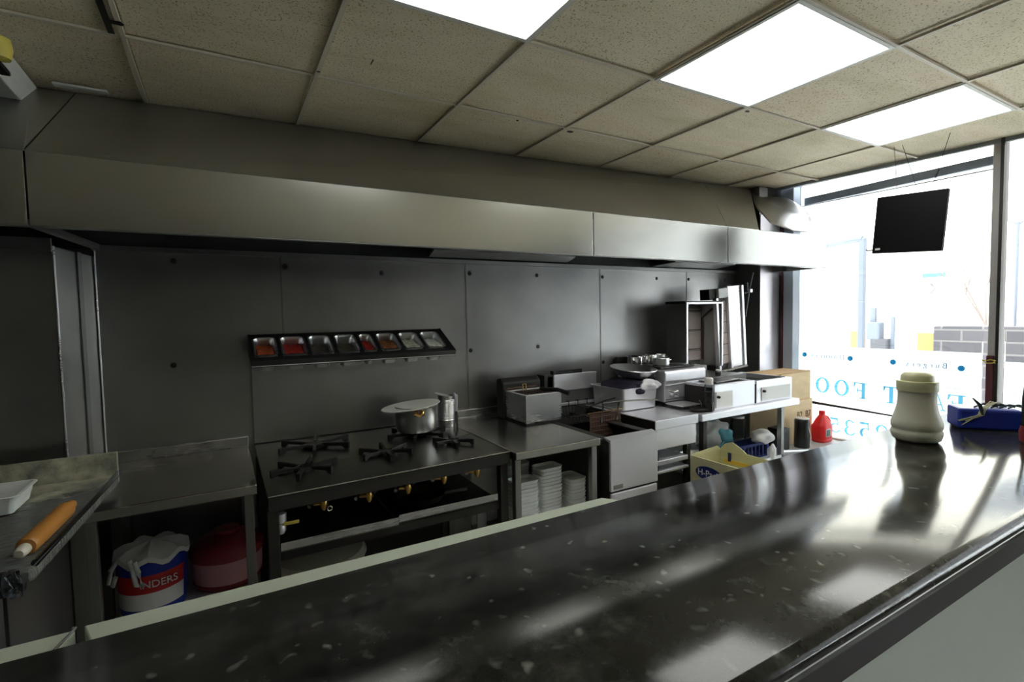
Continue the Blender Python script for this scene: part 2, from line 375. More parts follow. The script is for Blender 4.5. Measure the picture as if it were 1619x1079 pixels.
obj('slope_joint', wc(TUBE([(2.66, 1.998, 1.958), (2.86, 2.24, 2.17), (3.02, 2.46, 2.36)], .0012)), 'steel', t)
bm = bmesh.new()                                                     # bent steel end of the hood
pts = [(2.97, 2.0, 1.956), (3.75, 2.0, 1.956), (3.80, 2.10, 2.06), (3.80, 2.14, 2.15), (3.76, 2.24, 2.26), (3.79, 2.33, 2.32), (3.78, 2.42, 2.33), (3.62, yt(3.62), 2.37), (3.62, yt(3.62), H)]
cc = bm.verts.new((3.55, 2.2, 2.17)); vv = [bm.verts.new(p) for p in pts]
for i in range(len(vv)): bm.faces.new((cc, vv[i], vv[(i+1) % len(vv)]))
obj('end_panel', wc(bm), 'wallsteel', t, solid=.003, smooth=True, sub=1)
obj('end_fascia', wc(BX(3.746, 3.75, 2.0, 2.42, 1.74, 1.956)), 'hood', t)
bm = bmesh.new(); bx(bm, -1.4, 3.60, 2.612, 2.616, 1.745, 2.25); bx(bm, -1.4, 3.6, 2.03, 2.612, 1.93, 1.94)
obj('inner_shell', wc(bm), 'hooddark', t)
obj('grease_channel', wc(BX(-.44, 3.58, 2.585, 2.612, 1.742, 1.762)), 'dullsteel', t)
obj('grease_channel', wc(prism(bmesh.new(), [(-.50, 2.05), (-.475, 2.05), (-.41, 2.60), (-.435, 2.60)], .02, 'Z', 1.745)), 'dullsteel', t)
for x0, x1 in ((.9, 1.9), (2.55, 3.3)): obj('filter_frame', wc(prism(bmesh.new(), [(x0+.08, 2.58), (x0, 2.30), (x1-.15, 2.30), (x1, 2.58)], .02, 'Z', 1.77)), 'dullsteel', t)
# ---------------------------------------------------------------- shop window (right)
XW = 3.95
def window(name, ya, yb, frame=True):
    g = struct(name, BX(XW-.003, XW+.003, ya, yb, .48, 2.46), 'glass')
    return g
w1 = window('window_1', 1.20, 2.31); w2 = window('window_2', -.35, 1.10); w3 = window('window_3', -3.1, -.45)
obj('window_frame', BX(3.86, XW+.03, 2.31, 2.415, .4, 2.5), 'greyblue', w1, bevel=.004)
obj('frame_strip', BX(3.852, 3.862, 2.385, 2.40, .8, 2.2), 'maroon', w1)
obj('frame_cable', TUBE([(3.848, 2.408, 1.72), (3.846, 2.402, 1.5), (3.849, 2.406, 1.3), (3.846, 2.402, 1.1), (3.849, 2.404, .95)], .006), 'gasket', w1, smooth=True)
for y in (1.15, -.40, -1.8):
    obj('mullion', BX(XW-.035, XW+.03, y-.018, y+.018, .4, 2.47), 'mullion', w2 if y < 1 else w1, bevel=.003)
    obj('mullion_edge', BX(XW-.045, XW+.035, y-.034, y-.0185, .4, 2.47), 'darkmetal', w2 if y < 1 else w1)
obj('cable_duct', BX(XW-.06, XW-.036, 1.135, 1.165, .6, 1.155), 'maroon', w1)
obj('window_head', BX(XW-.02, XW+.05, -3.2, 2.31, 2.41, 2.5), 'darkmetal', w1)
obj('transom_bar', prism(bmesh.new(), [(1.165, 2.285), (2.31, 2.262), (2.31, 2.318), (1.165, 2.338)], .04, 'X', XW+.05), 'outgrey', w1)
obj('glazing_line', BX(XW-.008, XW+.006, 1.17, 2.31, 2.243, 2.250), 'grey', w1)
struct('wall_shopfront', BX(XW-.03, XW+.06, -3.2, 2.4, 0, .47), 'paint')
obj('window_sill', BX(XW-.05, XW+.05, -3.2, 2.35, .47, .49), 'paint', w1, bevel=.003)
# white film and lettering on the first pane
obj('film_band', BX(XW-.0045, XW-.0035, 1.20, 2.31, .50, 1.165), 'film', w1)
obj('film_band', BX(XW-.0045, XW-.0035, -.35, 1.10, .50, 1.12), 'film', w2)
for (ya, za, yb, zb) in ((2.24, .975, 1.27, .935), (2.24, .765, 1.27, .745)):
    obj('sign_line', TUBE([(XW-.007, ya, za), (XW-.007, yb, zb)], .0016), 'grey', w1)
obj('window_rail', prism(bmesh.new(), [(2.24, .738), (1.62, .712), (1.62, .704), (2.24, .718)], .01, 'X', XW-.012), 'darkmetal', w1)
# serif capitals drawn as strokes; seen from inside they run right to left
def ring(bm, cx, cz, rx, rz, wx, wz, a0=0, a1=2*PI, n=40):
    """elliptic band in the X-Z plane; wx / wz = band width at the sides / at top and bottom"""
    full = abs(a1-a0-2*PI) < 1e-6; N = n+1; o_, i_ = [], []
    for k in range(N):
        t_ = a0+(a1-a0)*k/n; c_, s_ = math.cos(t_), math.sin(t_)
        taper = 1 if full else (1-.55*abs(2*k/n-1)**3)
        o_.append(bm.verts.new((cx+rx*c_, 0, cz+rz*s_))); i_.append(bm.verts.new((cx+(rx-wx*taper)*c_, 0, cz+(rz-wz*taper)*s_)))
    for k in range(n): bm.faces.new((o_[k], o_[k+1], i_[k+1], i_[k]))
def poly(bm, *pts): bm.faces.new([bm.verts.new((x, 0, z)) for x, z in pts])
def rect(bm, x0, z0, x1, z1): poly(bm, (x0, z0), (x1, z0), (x1, z1), (x0, z1))
def glyph(ch):
    bm = bmesh.new()
    if ch == 'O': ring(bm, .45, .5, .45, .52, .20, .09); return bm, .9
    if ch == 'D': rect(bm, .12, 0, .32, 1); rect(bm, 0, 0, .42, .06); rect(bm, 0, .94, .42, 1); ring(bm, .40, .5, .46, .5, .20, .07, -PI/2, PI/2); return bm, .88
    if ch == 'F': rect(bm, .12, .05, .32, .95); rect(bm, 0, 0, .46, .06); rect(bm, 0, .94, .78, 1); poly(bm, (.78, 1), (.72, .94), (.66, .94), (.74, .70), (.80, .70)); rect(bm, .32, .47, .56, .54); rect(bm, .54, .36, .60, .66); return bm, .82
    if ch == 'T': rect(bm, .32, .05, .53, .95); rect(bm, .20, 0, .65, .06); rect(bm, 0, .92, .85, 1); poly(bm, (0, 1), (0, .70), (.05, .70), (.13, .92)); poly(bm, (.85, 1), (.72, .92), (.80, .70), (.85, .70)); return bm, .85
    if ch == 'A': poly(bm, (.40, 1.02), (.50, 1.02), (.86, .05), (.64, .05)); poly(bm, (.40, 1.02), (.44, .92), (.17, .05), (.10, .05)); rect(bm, .24, .30, .66, .37); rect(bm, 0, 0, .30, .06); rect(bm, .54, 0, .95, .06); return bm, .95
    if ch == 'S': ring(bm, .34, .74, .30, .28, .16, .09, PI*.15, PI*1.42); ring(bm, .34, .26, .34, .28, .18, .09, -PI*.85, PI*.45); poly(bm, (.14, .60), (.20, .52), (.52, .40), (.48, .52)); rect(bm, .60, .68, .64, 1); rect(bm, .0, 0, .04, .32); return bm, .70
    if ch == '2': ring(bm, .32, .70, .32, .30, .17, .08, -PI*.22, PI*.95); poly(bm, (.42, .58), (.58, .56), (.22, .12), (.02, .06)); rect(bm, .02, 0, .60, .14); rect(bm, .58, 0, .66, .24); return bm, .70
    if ch == '3': ring(bm, .30, .73, .28, .27, .16, .08, -PI*.42, PI*.9); ring(bm, .28, .27, .34, .29, .17, .08, -PI*.92, PI*.45); return bm, .68
    if ch == '5': rect(bm, .12, .86, .62, 1); poly(bm, (.12, 1), (.19, 1), (.15, .52), (.08, .52)); ring(bm, .28, .32, .34, .32, .17, .08, -PI*.9, PI*.75); return bm, .68
def sign(word, y0, z0, h, pitch, slope=0, name='letter', wsc=1):
    """first letter starts at y0 (towards the camera) and the word runs to larger Y"""
    y = y0
    for ch in word:
        if ch == ' ': y += pitch*.75; continue
        bm, wd = glyph(ch); bmesh.ops.solidify(bm, geom=list(bm.faces), thickness=.01)
        # local x -> +Y : seen from inside (looking to +X) +Y lies to the left, so the writing reads mirrored
        mtx = Matrix(((0, 1, 0, 0), (h*wsc, 0, 0, 0), (0, 0, h, 0), (0, 0, 0, 1)))
        bmesh.ops.transform(bm, matrix=mtx, verts=bm.verts)
        for v in bm.verts: v.co.x = v.co.x*.1
        obj(name, bm, 'bluefilm', w1, loc=(XW-.008, y, z0+slope*(y-y0)))
        y += pitch
for ch, y, z in (('F', 1.27, .782), ('A', 1.365, .785), ('S', 1.505, .788), ('T', 1.62, .793), ('F', 1.815, .800), ('O', 1.935, .806), ('O', 2.072, .812), ('D', 2.205, .815)): sign(ch, y, z, .115, .1, wsc=.98)
for ch, y in (('2', 1.685), ('5', 1.79), ('3', 1.893), ('5', 1.995)): sign(ch, y, .522, .112, .1)
def dot(y, z, r=.018): obj('blue_dot', lathe(bmesh.new(), [(r, 0), (r, .002)], seg=20), 'bluefilm', w1, loc=(XW-.008, y, z), rot=(0, -PI/2, 0))
for y, z in ((2.32-.06, 1.095), (1.93, 1.085), (1.66, 1.078), (1.295, 1.065)): dot(y, z)
def wtext(s, y, z, size, m, sp=1.2):
    # text plane faces outside (+X); local x -> +Y, local y -> Z
    return textmesh('small_lettering', s, size, m, w1, loc=(XW-.0075, y, z), rot=(PI/2, 0, PI/2), spacing=sp, depth=.0004)
wtext('Burgers', 1.475, 1.072, .048, 'bluefilm', 1.5); wtext('Donners', 2.09, 1.09, .048, 'bluefilm', 1.5)
# ---------------------------------------------------------------- outside
struct('ground', BX(4.2, 40, -30, 30, -.12, -.02), mat('pale_paving', (.80, .80, .78), .9))
t = thing('facade', 'pale cream rendered building across the street seen through the window', 'building', (16, 2, 0)); CUR = t
fm = mat('pale_render', (.62, .58, .48), .9); dk = mat('far_pane', (.17, .18, .19), .4)
obj('wall', BX(-.2, 4, -3.2, 12, 0, 8.5), fm, t)
for y in (-1.6, 1.2, 4, 6.6, 9.4):
    for z in (1.2, 4.6):
        f = obj('window_opening', BX(-.26, -.18, y, y+1.2, z, z+1.6), 'paint', t); obj('pane', BX(-.30, -.26, y+.1, y+1.1, z+.1, z+1.5), dk, f)
t = thing('added_dark_building', 'unseen dark building added across the street to dim the hood reflection', 'building', (16, -12, 0)); bk = mat('added_dark_wall', (.15, .145, .14), .9)  # out-of-view building added dark so the hood's right end reflects less light
obj('wall', BX(-.2, 4, -12, 10.6, 0, 9), bk, t)
for y in (-9, -5, -1, 3, 7):
    f = obj('window_opening', BX(-.26, -.18, y, y+1.2, 2.6, 4.2), 'paint', t); obj('pane', BX(-.30, -.26, y+.1, y+1.1, 2.7, 4.1), dk, f)
sm = mat('dark_stone', (.13, .12, .12), .9); M['stone'] = sm; n, l, b = nodes(sm)
br = n.new('ShaderNodeTexBrick'); br.inputs['Scale'].default_value = 1; br.inputs['Color1'].default_value = (.040, .036, .037, 1); br.inputs['Color2'].default_value = (.024, .022, .024, 1); br.inputs['Mortar'].default_value = (.07, .065, .06, 1)
br.inputs['Brick Width'].default_value = .45; br.inputs['Row Height'].default_value = .16; br.inputs['Mortar Size'].default_value = .012
tc = n.new('ShaderNodeTexCoord'); mp = n.new('ShaderNodeMapping'); mp.inputs['Rotation'].default_value = (PI/2, 0, PI/2); l.new(tc.outputs['Object'], mp.inputs['Vector'])
sx = n.new('ShaderNodeSeparateXYZ'); cxy = n.new('ShaderNodeCombineXYZ'); l.new(tc.outputs['Object'], sx.inputs[0]); l.new(sx.outputs[1], cxy.inputs[0]); l.new(sx.outputs[2], cxy.inputs[1]); l.new(cxy.outputs[0], br.inputs['Vector']); l.new(br.outputs['Color'], b.inputs['Base Color'])
tag(obj('stone_wall', BX(-.15, .15, -4, 1.0, -.2, 1.17), 'stone', loc=(9, 2.24, 0), bevel=.02), 'dark stone garden wall across the road beyond the window', 'wall')
t = thing('metal_post', 'grey metal post with a side arm standing just outside the window', 'post', (6, 2.83, 0))
obj('pole', BX(-.03, .03, -.028, .028, 0, 2.2), 'outgrey', t, bevel=.006); obj('arm', TUBE([(0, 0, 2.19), (0, .08, 2.19), (0, .9, 2.13)], .035), 'outgrey', t, smooth=True)
t = thing('street_lamp', 'thin street lamp with forked head far out beyond the window', 'street lamp', (9.6, 2.58, 0))
obj('pole', TUBE([(0, 0, 0), (0, 0, 2.6)], .018), 'outgrey', t, smooth=True); obj('lamp_arm', TUBE([(0, -.25, 2.75), (0, 0, 2.56), (0, .22, 2.74)], .014), 'outgrey', t)
t = thing('traffic_signal', 'grey roadside cabinet and signal head beside the metal post outside', 'signal', (8, 3.62, 0))
obj('pole', BX(-.03, .03, -.03, .03, 0, 1.45), 'outgrey', t); obj('signal_head', BX(-.1, .05, -.12, .05, 1.0, 1.25), 'outgrey', t, bevel=.02); obj('cabinet', BX(-.1, .1, -.22, .0, 0, 1.02), 'outdark', t, bevel=.02)
obj('side_pole', BX(-.02, .02, -.26, -.22, 0, 1.32), 'outgrey', t)
t = thing('direction_sign', 'small turquoise street sign above a chevron across the road', 'sign', (12, 4.4, 0))
obj('sign_board', BX(-.02, .02, -.18, .18, 2.02, 2.10), mat('turquoise_board', (.02, .13, .15), .5), t); obj('pole', TUBE([(0.05, 0, 0), (0.05, 0, 2.05)], .012), 'white', t)
bm = bmesh.new(); tube(bm, [(0, .05, 1.98-.08), (0, -.03, 1.88-.08), (0, .05, 1.78-.08)], .012); obj('chevron', bm, 'outdark', t)
t = thing('parked_van', 'white van parked across the street behind the lettering', 'van', (7.6, -1.0, 0))
obj('body', BX(-.9, .9, -3.0, 1.4, .3, 1.0), 'white', t, bevel=.12); obj('cabin', BX(-.8, .8, -3.0, .3, 1.0, 1.45), 'white', t, bevel=.15)
for y in (-2.0, .6):
    for x in (-.9, .75): obj('wheel', lathe(bmesh.new(), [(.30, 0), (.30, .15)], seg=24), 'gasket', t, loc=(x+.15, y, .30), rot=(0, -PI/2, 0))
for y, lb in ((3.48, 'small orange barrier panel across the road, left of the stone wall'), (3.18+1.35, 'small orange barrier panel beside the roadside signal')):
    tag(obj('road_barrier', BX(-.03, .03, -.11, .11, 0, 1.05), mat('barrier_orange', (.40, .14, .02), .6), loc=(9.3 if y < 4 else 9.5, y, 0)), lb, 'barrier')
tr_ = thing('bare_tree', 'bare twiggy tree standing behind the stone wall outside', 'tree', (11, 3.3, 0))
bm = bmesh.new()
def branch(p, d, L, r, n_):
    q = p+d*L; tube(bm, [p, p+d*L*.5+Vector((random.uniform(-.02, .02),)*3), q], [r, r*.8, r*.6], seg=5)
    if n_:
        for _ in range(3):
            nd = (d+Vector((random.uniform(-.5, .5), random.uniform(-.8, .8), random.uniform(-.1, .6)))).normalized(); branch(q, nd, L*.62, r*.55, n_-1)
branch(Vector((0, 0, 0)), Vector((0, 0, 1)), 1.1, .03, 4); obj('branches', bm, mat('bark', (.09, .07, .055), .9), tr_)
# ================================================================ KITCHEN FURNITURE
def table(name, label, cat, x0, x1, y0, y1, top, lip=.035, shelf=None, legs=(), m='top', upstand=.045, seatw=.03, shelfmat='top', legm='dullsteel', under='dullsteel'):
    global CUR
    t = thing(name, label, cat, ((x0+x1)/2, (y0+y1)/2, 0)); CUR = t
    bm = bx(bmesh.new(), x0, x1, y0, y1, top-lip, top); obj('worktop', wc(bm), m, t, bevel=.004)
    if upstand: obj('upstand', wc(BX(x0, x1, y1-.012, y1, top, top+upstand)), 'steel', t, bevel=.003)
    for (lx, ly) in legs: obj('leg', wc(BX(lx-seatw/2, lx+seatw/2, ly-seatw/2, ly+seatw/2, 0, top-lip)), legm, t, bevel=.003)
    if shelf is not None: obj('shelf', wc(BX(x0+.02, x1-.02, y0+.02, y1-.02, shelf-.025, shelf)), shelfmat, t, bevel=.003)
    return t
t = table('prep_table', 'low steel prep table left of the stove with tubs stored beneath', 'table', -.40, .082, 1.965, 2.605, W, shelf=.39,
      legs=((-.380, 1.99), (.055, 1.99), (-.380, 2.58), (.055, 2.58)), shelfmat='greylid')
obj('shelf_edge', wc(BX(-.360, -.340, 2.01, 2.58, .39, .402)), 'ledge', t)
t = table('side_table', 'steel worktop between the stove and the floor fryer', 'table', 1.045, 1.50, 1.80, 2.605, W, shelf=.42,
      legs=((1.062, 1.83), (1.475, 1.83), (1.062, 2.57), (1.485, 2.57)), shelfmat='dullsteel')
obj('side_panel', wc(BX(1.489, 1.493, 1.86, 2.55, .1, .83)), 'dullsteel', t)
# steel splashback behind the stove
tag(obj('splashback', BX(-.48, .48, -.0015, .0015, -.225, .225), 'wallsteel', loc=(.587, 2.606, 1.10), bevel=.001), 'flat steel splashback sheet fixed behind the stove', 'splashback')
# ---------------------------------------------------------------- stove
t = thing('gas_stove', 'wide dark steel six-ring gas stove with brass taps under its top', 'stove', (.57, 2.2, 0)); CUR = t
sk = lambda bm: wc(bm)
bm = prism(bmesh.new(), [(.105, 1.80), (1.037, 1.84), (1.037, 2.60), (.105, 2.60)], .012, 'Z', W-.012); obj('stove_top', wc(bm), 'stovetop', t, bevel=.003)
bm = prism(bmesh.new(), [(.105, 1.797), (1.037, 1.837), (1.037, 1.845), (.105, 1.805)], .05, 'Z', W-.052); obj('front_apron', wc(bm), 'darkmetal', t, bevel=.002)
obj('edge_strip', wc(TUBE([(.105, 1.795, W+.001), (1.037, 1.835, W+.001)], .002)), 'steel', t)
for x, y in ((.118, 1.83), (1.012, 1.865), (.125, 2.56), (1.015, 2.56)): obj('leg', wc(BX(x-.018, x+.018, y-.018, y+.018, 0, W-.05)), 'darkmetal', t, bevel=.003)
for x0, x1, yo in ((.14, .548, 1.84), (.555, .985, 1.86)):
    obj('shelf', wc(BX(x0, x1, yo, 2.55, .66, .668)), 'stovetop', t); obj('shelf_lip', wc(BX(x0, x1, yo-.003, yo, .665, .692)), 'steel', t, bevel=.001)
obj('rail', wc(BX(.135, .995, 1.865, 1.885, .62, .655)), 'darkmetal', t)
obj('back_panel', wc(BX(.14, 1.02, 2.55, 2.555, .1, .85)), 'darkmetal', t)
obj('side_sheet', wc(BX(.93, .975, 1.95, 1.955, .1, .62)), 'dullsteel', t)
def trivet(cx, cy, R, h=.026, rot=0, n=6):
    h_ = obj('pan_support', LATHE([(R*.30, W+.002), (R*.34, W+.014), (R*.26, W+.020), (R*.10, W+.016)], seg=20), 'iron', t, loc=(cx-t.location.x, cy-t.location.y, 0), smooth=True)
    for k in range(n):
        a = rot+k*2*PI/n; bm = prism(bmesh.new(), [(R*.22, W+.010), (R*.22, W+.022), (R*.62, W+h), (R, W+h+.002), (R, W+.001), (R*.88, W+.001), (R*.8, W+.012)], .014, 'Y', -.007)
        bmesh.ops.transform(bm, matrix=Matrix.Rotation(a, 4, 'Z'), verts=bm.verts)
        obj('support_arm', bm, 'iron', h_, bevel=.002)
    obj('burner_cap', LATHE([(R*.12, W+.001), (R*.2, W+.004), (R*.2, W+.013), (R*.05, W+.016)], seg=16), 'darkmetal', h_, smooth=True)
for cx, cy, R, r0 in ((.34, 2.39, .165, .35), (.25, 2.035, .125, .2), (.575, 2.085, .115, .45), (.80, 2.33, .150, .1), (.885, 2.09, .098, .3)): trivet(cx, cy, R, rot=r0)
obj('grease_mark', LATHE([(.03, W+.0003), (.028, W+.0012)], seg=18), 'dullsteel', t, loc=(.41-.57, 2.15-2.2, 0))
for x, z in ((.28, .795), (.44, .79), (.59, .79), (.74, .80), (.89, .80)):
    y = 1.845+.03*x
    tp_ = obj('gas_tap', wc(tube(bmesh.new(), [(x-.035, y+.02, z), (x+.02, y, z)], .008, seg=12)), 'brass', t, smooth=True)
    obj('tap_body', wc(lathe(bmesh.new(), [(.005, -.022), (.009, -.015), (.012, -.004), (.012, .01), (.006, .02)], seg=12, c=(x+.004, y-.004, z))), 'brass', tp_, smooth=True)
    obj('tap_lever', wc(tube(bmesh.new(), [(x-.03, y+.012, z+.002), (x-.045, y-.006, z)], .007, seg=8)), 'chrome', tp_, smooth=True)
    obj('gas_pipe', wc(tube(bmesh.new(), [(x+.022, y, z+.008), (x+.04, y+.005, z+.018), (x+.045, y+.06, z+.02)], .005, seg=8)), 'darkmetal', tp_, smooth=True)
v = obj('main_valve', wc(lathe(bmesh.new(), [(.012, -.04), (.018, -.03), (.018, -.01), (.014, -.005), (.020, 0), (.020, .03), (.012, .036)], seg=12, c=(.142, 1.85, .762))), 'steelx', t, smooth=True, label='large pale gas valve')
obj('valve_lever', wc(bx(bmesh.new(), .15, .20, 1.832, 1.836, .752, .764)), 'yellow', v, bevel=.002, label='yellow lever handle')
obj('ring_clip', wc(TUBE([(.302+.008*math.cos(k), 1.84, .778+.008*math.sin(k)) for k in [i*PI/5 for i in range(10)]], .002, seg=6, closed=True)), 'chrome', t)
# pan lying on the stove's shelf
t = thing('frying_pan', 'dark frying pan lying on the shelf under the stove', 'pan', (.70, 2.02, .669))
obj('pan_body', LATHE([(.08, 0), (.085, .003), (.105, .035), (.102, .035), (.082, .006), (0, .005)], seg=32, cap=False), 'darkmetal', t, smooth=True); obj('handle', TUBE([(.09, -.05, .03), (.17, -.10, .05)], .008), 'dullsteel', t, smooth=True)
# big pot
t = thing('stock_pot', 'wide dented aluminium pot filled to the brim on the back burner', 'pot', (.80, 2.335, W+.0285))
k_ = lambda r: r
obj('pot_body', LATHE([(.085, 0), (.094, .004), (.098, .012), (.1, .06), (.1, .116), (.103, .120), (.1, .122), (.095, .116)], seg=48, cap=False), 'alu', t, smooth=True)
bm = lathe(bmesh.new(), [(.09, -.003), (.108, 0), (.1085, .002), (.107, .0035), (0, .0035)], seg=48, c=(0, 0, 0), cap=True)
lid = obj('pot_lid', bm, 'paint', t, loc=(-.026, .0, .121), rot=(math.radians(1), math.radians(-5), 0), smooth=True, label='pale flat lid set askew'); lid.scale = (1.32, 1.02, 1)
obj('handle_bracket', TUBE([(-.042, -.098, .106), (-.045, -.108, .100), (-.020, -.110, .088), (-.008, -.110, .100), (-.004, -.104, .106)], .006), 'brass', t, smooth=True, label='burnt brass-coloured bracket')
obj('rivet_plate', BX(-.045, .005, -.1015, -.096, .085, .112), 'rust', t, bevel=.002)
# tin of utensils
t = thing('ribbed_tin', 'tall open ribbed tin can standing behind the pot', 'tin can', (1.005, 2.45, W+.001))
pr_ = [(.044, 0), (.0455, .002), (.0445, .005), (.0445, .035), (.0455, .037)]
for k in range(16): pr_ += [(.043, .042+k*.0068), (.0445, .0454+k*.0068)]
pr_ += [(.045, .160), (.046, .162), (.044, .163), (.043, .158), (.042, .01), (0, .01)]
obj('tin_wall', LATHE(pr_, seg=40, cap=False), 'alu', t, smooth=True)
lo = obj('cut_lid', LATHE([(.043, 0), (.043, .001)], seg=32), 'alu', t, loc=(-.018, .01, .166), rot=(.1, .25, 0))
t = thing('basting_spoon', 'steel spatula upright against the tin, its tip on the front right burner', 'utensil', (.905, 2.10, W+.035))
sv = Vector((1.04, 2.40, W+.165))-Vector((.905, 2.10, W+.035))
obj('blade', TUBE([(0, 0, 0), tuple(sv*.1), tuple(sv*.55)], [.004, .009, .007], seg=8), 'chrome', t, smooth=True); obj('handle', TUBE([tuple(sv*.55), tuple(sv), tuple(sv*1.03+Vector((-.02, -.01, .004)))], [.007, .0085, .009], seg=8), 'steelx', t, smooth=True)
# ---------------------------------------------------------------- spice rack on the wall
t = thing('spice_rack', 'black tilted wall rack holding eight steel spice pans', 'rack', (.57, 2.5, 1.33)); CUR = t
TI = math.radians(27)
def tilt(x, u, v):           # u along the slope (0 front .. L back), v above the slope
    return (x, 2.37+u*math.cos(TI)-v*math.sin(TI), 1.275+u*math.sin(TI)+v*math.cos(TI))
L_ = .235; rx0, rx1 = .10, 1.03
cells = [(.135, .105), (.255, .128), (.375, .115), (.492, .110), (.592, .080), (.700, .108), (.822, .112), (.945, .112)]
def plate(bm, x0, x1, u0, u1, v0, v1):
    vs_ = [bm.verts.new(tilt(x, u, v)) for v in (v0, v1) for x, u in ((x0, u0), (x1, u0), (x1, u1), (x0, u1))]
    for f in ((0,3,2,1),(4,5,6,7),(0,1,5,4),(1,2,6,5),(2,3,7,6),(3,0,4,7)): bm.faces.new([vs_[i] for i in f])
cells = [(.160, .100), (.277, .112), (.395, .106), (.512, .106), (.610, .072), (.712, .106), (.828, .106), (.945, .106)]
bm = bmesh.new(); plate(bm, rx0, rx1, 0, .030, -.012, 0); plate(bm, rx0, rx1, .205, L_, -.012, 0)
xs = [rx0]+[c-w_/2 for c, w_ in cells]+[rx1]; ed = [rx0]
prev = rx0
for c, w_ in cells: plate(bm, prev, c-w_/2+.004, .030, .205, -.012, 0); prev = c+w_/2-.004
plate(bm, prev, rx1, .030, .205, -.012, 0)
obj('rack_frame', wc(bm), 'black', t)
bm = bmesh.new(); plate(bm, rx0, rx1, -.006, 0, -.028, .004); obj('front_rail', wc(bm), 'black', t)
obj('front_bead', wc(TUBE([tilt(rx0, -.008, -.022), tilt(rx1, -.008, -.022)], .0022)), 'dullsteel', t, label='bright bead along the front')
for x in (rx0+.002, rx1-.002):
    bm = prism(bmesh.new(), [tilt(0, -.004, -.03)[1:], tilt(0, -.004, .003)[1:], tilt(0, L_, .003)[1:], (2.603, 1.38), (2.603, 1.29)], .005, 'X', x-.0025); obj('end_plate', wc(bm), 'black', t)
fills = ['orange', 'redsp', 'darkfood', 'darkfood', 'redsp', 'brown', 'mince', 'white_food']
desc = ['orange spice, far left', 'bright red spice', 'a thin grey-green residue', 'dark dry herbs', 'dark red spice, the narrow one', 'orange brown spice', 'shredded pale onion', 'white sauce, far right']
def rr(hw, hl, r, n=5):
    p = []
    for cx_, cy_, a0 in ((hw-r, hl-r, 0), (-hw+r, hl-r, PI/2), (-hw+r, -hl+r, PI), (hw-r, -hl+r, 1.5*PI)):
        for k in range(n+1): a = a0+k*PI/2/n; p.append((cx_+r*math.cos(a), cy_+r*math.sin(a)))
    return p
def pan_mesh(hw, hl, depth, t_=.003, rim=.006, r=.02):
    bm = bmesh.new(); loops = []
    for (dx, z, rr_) in ((rim, 0, r+rim), (rim, .002, r+rim), (0, .002, r), (-.004, -.01, r), (-.012, -depth, r*.8), (-.03, -depth-.003, r*.4)):
        loops.append([bm.verts.new((x, y, z)) for x, y in rr(hw+dx, hl+dx, max(.003, rr_))])
    for A, B in zip(loops, loops[1:]):
        n_ = len(A)
        for k in range(n_): bm.faces.new((A[k], A[(k+1) % n_], B[(k+1) % n_], B[k]))
    bm.faces.new(loops[-1]); return bm
for (c, w_), fl_, ds in zip(cells, fills, desc):
    p = tilt(c, .1175, .001)
    s = thing('spice_pan', 'steel spice pan in the wall rack holding '+ds, 'food pan', p, group='spice pans in the wall rack'); s.rotation_euler = (TI, 0, 0)
    obj('pan', pan_mesh(w_/2-.008, .078, .085), 'alu', s, smooth=True, solid=.0012)
    hw, hl = w_/2-.018, .064; bm = bmesh.new(); N = 10
    low = fl_ in ('darkfood',)
    gr = [[bm.verts.new(((i/N*2-1)*hw, (j/N*2-1)*hl, -.032+(-.012 if low else (.026-.026*(j/N)))+random.uniform(0, .006))) for i in range(N+1)] for j in range(N+1)]
    for j in range(N):
        for i in range(N): bm.faces.new((gr[j][i], gr[j][i+1], gr[j+1][i+1], gr[j+1][i]))
    obj('filling', bm, fl_, s, smooth=True, label=ds.split(',')[0])
# ================================================================ DOUGH TABLE, far left
t = thing('dough_table', 'film-wrapped table dusted with flour at the far left', 'table', (-.8, 1.9, 0)); CUR = t
DZ = .93
obj('table_top', wc(prism(bmesh.new(), [(-1.4, 1.42), (-.372, 1.43), (-.328, 2.15), (-1.4, 2.15)], .035, 'Z', DZ-.035)), 'cling', t, bevel=.01)
obj('floured_area', wc(prism(bmesh.new(), [(-1.4, 1.78), (-.66, 1.83), (-.50, 1.88), (-.36, 2.0), (-.338, 2.14), (-1.4, 2.14)], .002, 'Z', DZ)), 'flour', t)
obj('splash_panel', wc(BX(-1.4, -.33, 2.15, 2.162, .90, 1.008)), 'flour', t, bevel=.003)
obj('edge_roll', wc(TUBE([(-.328, 2.145, DZ+.006), (-.340, 1.95, DZ+.004), (-.356, 1.7, DZ+.004), (-.372, 1.44, DZ+.004)], [.010, .007, .007, .008], seg=10)), 'clearplastic', t, smooth=True)
obj('front_roll', wc(TUBE([(-1.4, 1.395, DZ-.025), (-.9, 1.39, DZ-.03), (-.55, 1.395, DZ-.02), (-.41, 1.40, DZ-.015)], [.03, .028, .024, .026], seg=14)), 'black', t, smooth=True, label='black wrapped front edge')
bm = bmesh.new(); random.seed(3)
for k in range(7):
    p0 = Vector((-.41+random.uniform(-.03, .02), 1.41+random.uniform(-.01, .03), DZ+.0)); tube(bm, [p0, p0+Vector((random.uniform(-.03, .03), -.012, -.02)), p0+Vector((random.uniform(-.03, .03), 0, -.045)), p0+Vector((.01, .03, -.02))], .006, seg=7)
obj('film_bunch', wc(bm), 'clearplastic', t, smooth=True)
for x, y in ((-.47, 1.50), (-.43, 2.08), (-1.3, 1.5), (-1.3, 2.08)): obj('leg', wc(BX(x-.02, x+.02, y-.02, y+.02, 0, DZ-.035)), 'dullsteel', t, bevel=.003)
obj('side_panel', wc(BX(-.455, -.45, 1.54, 2.05, .05, .88)), 'dullsteel', t)
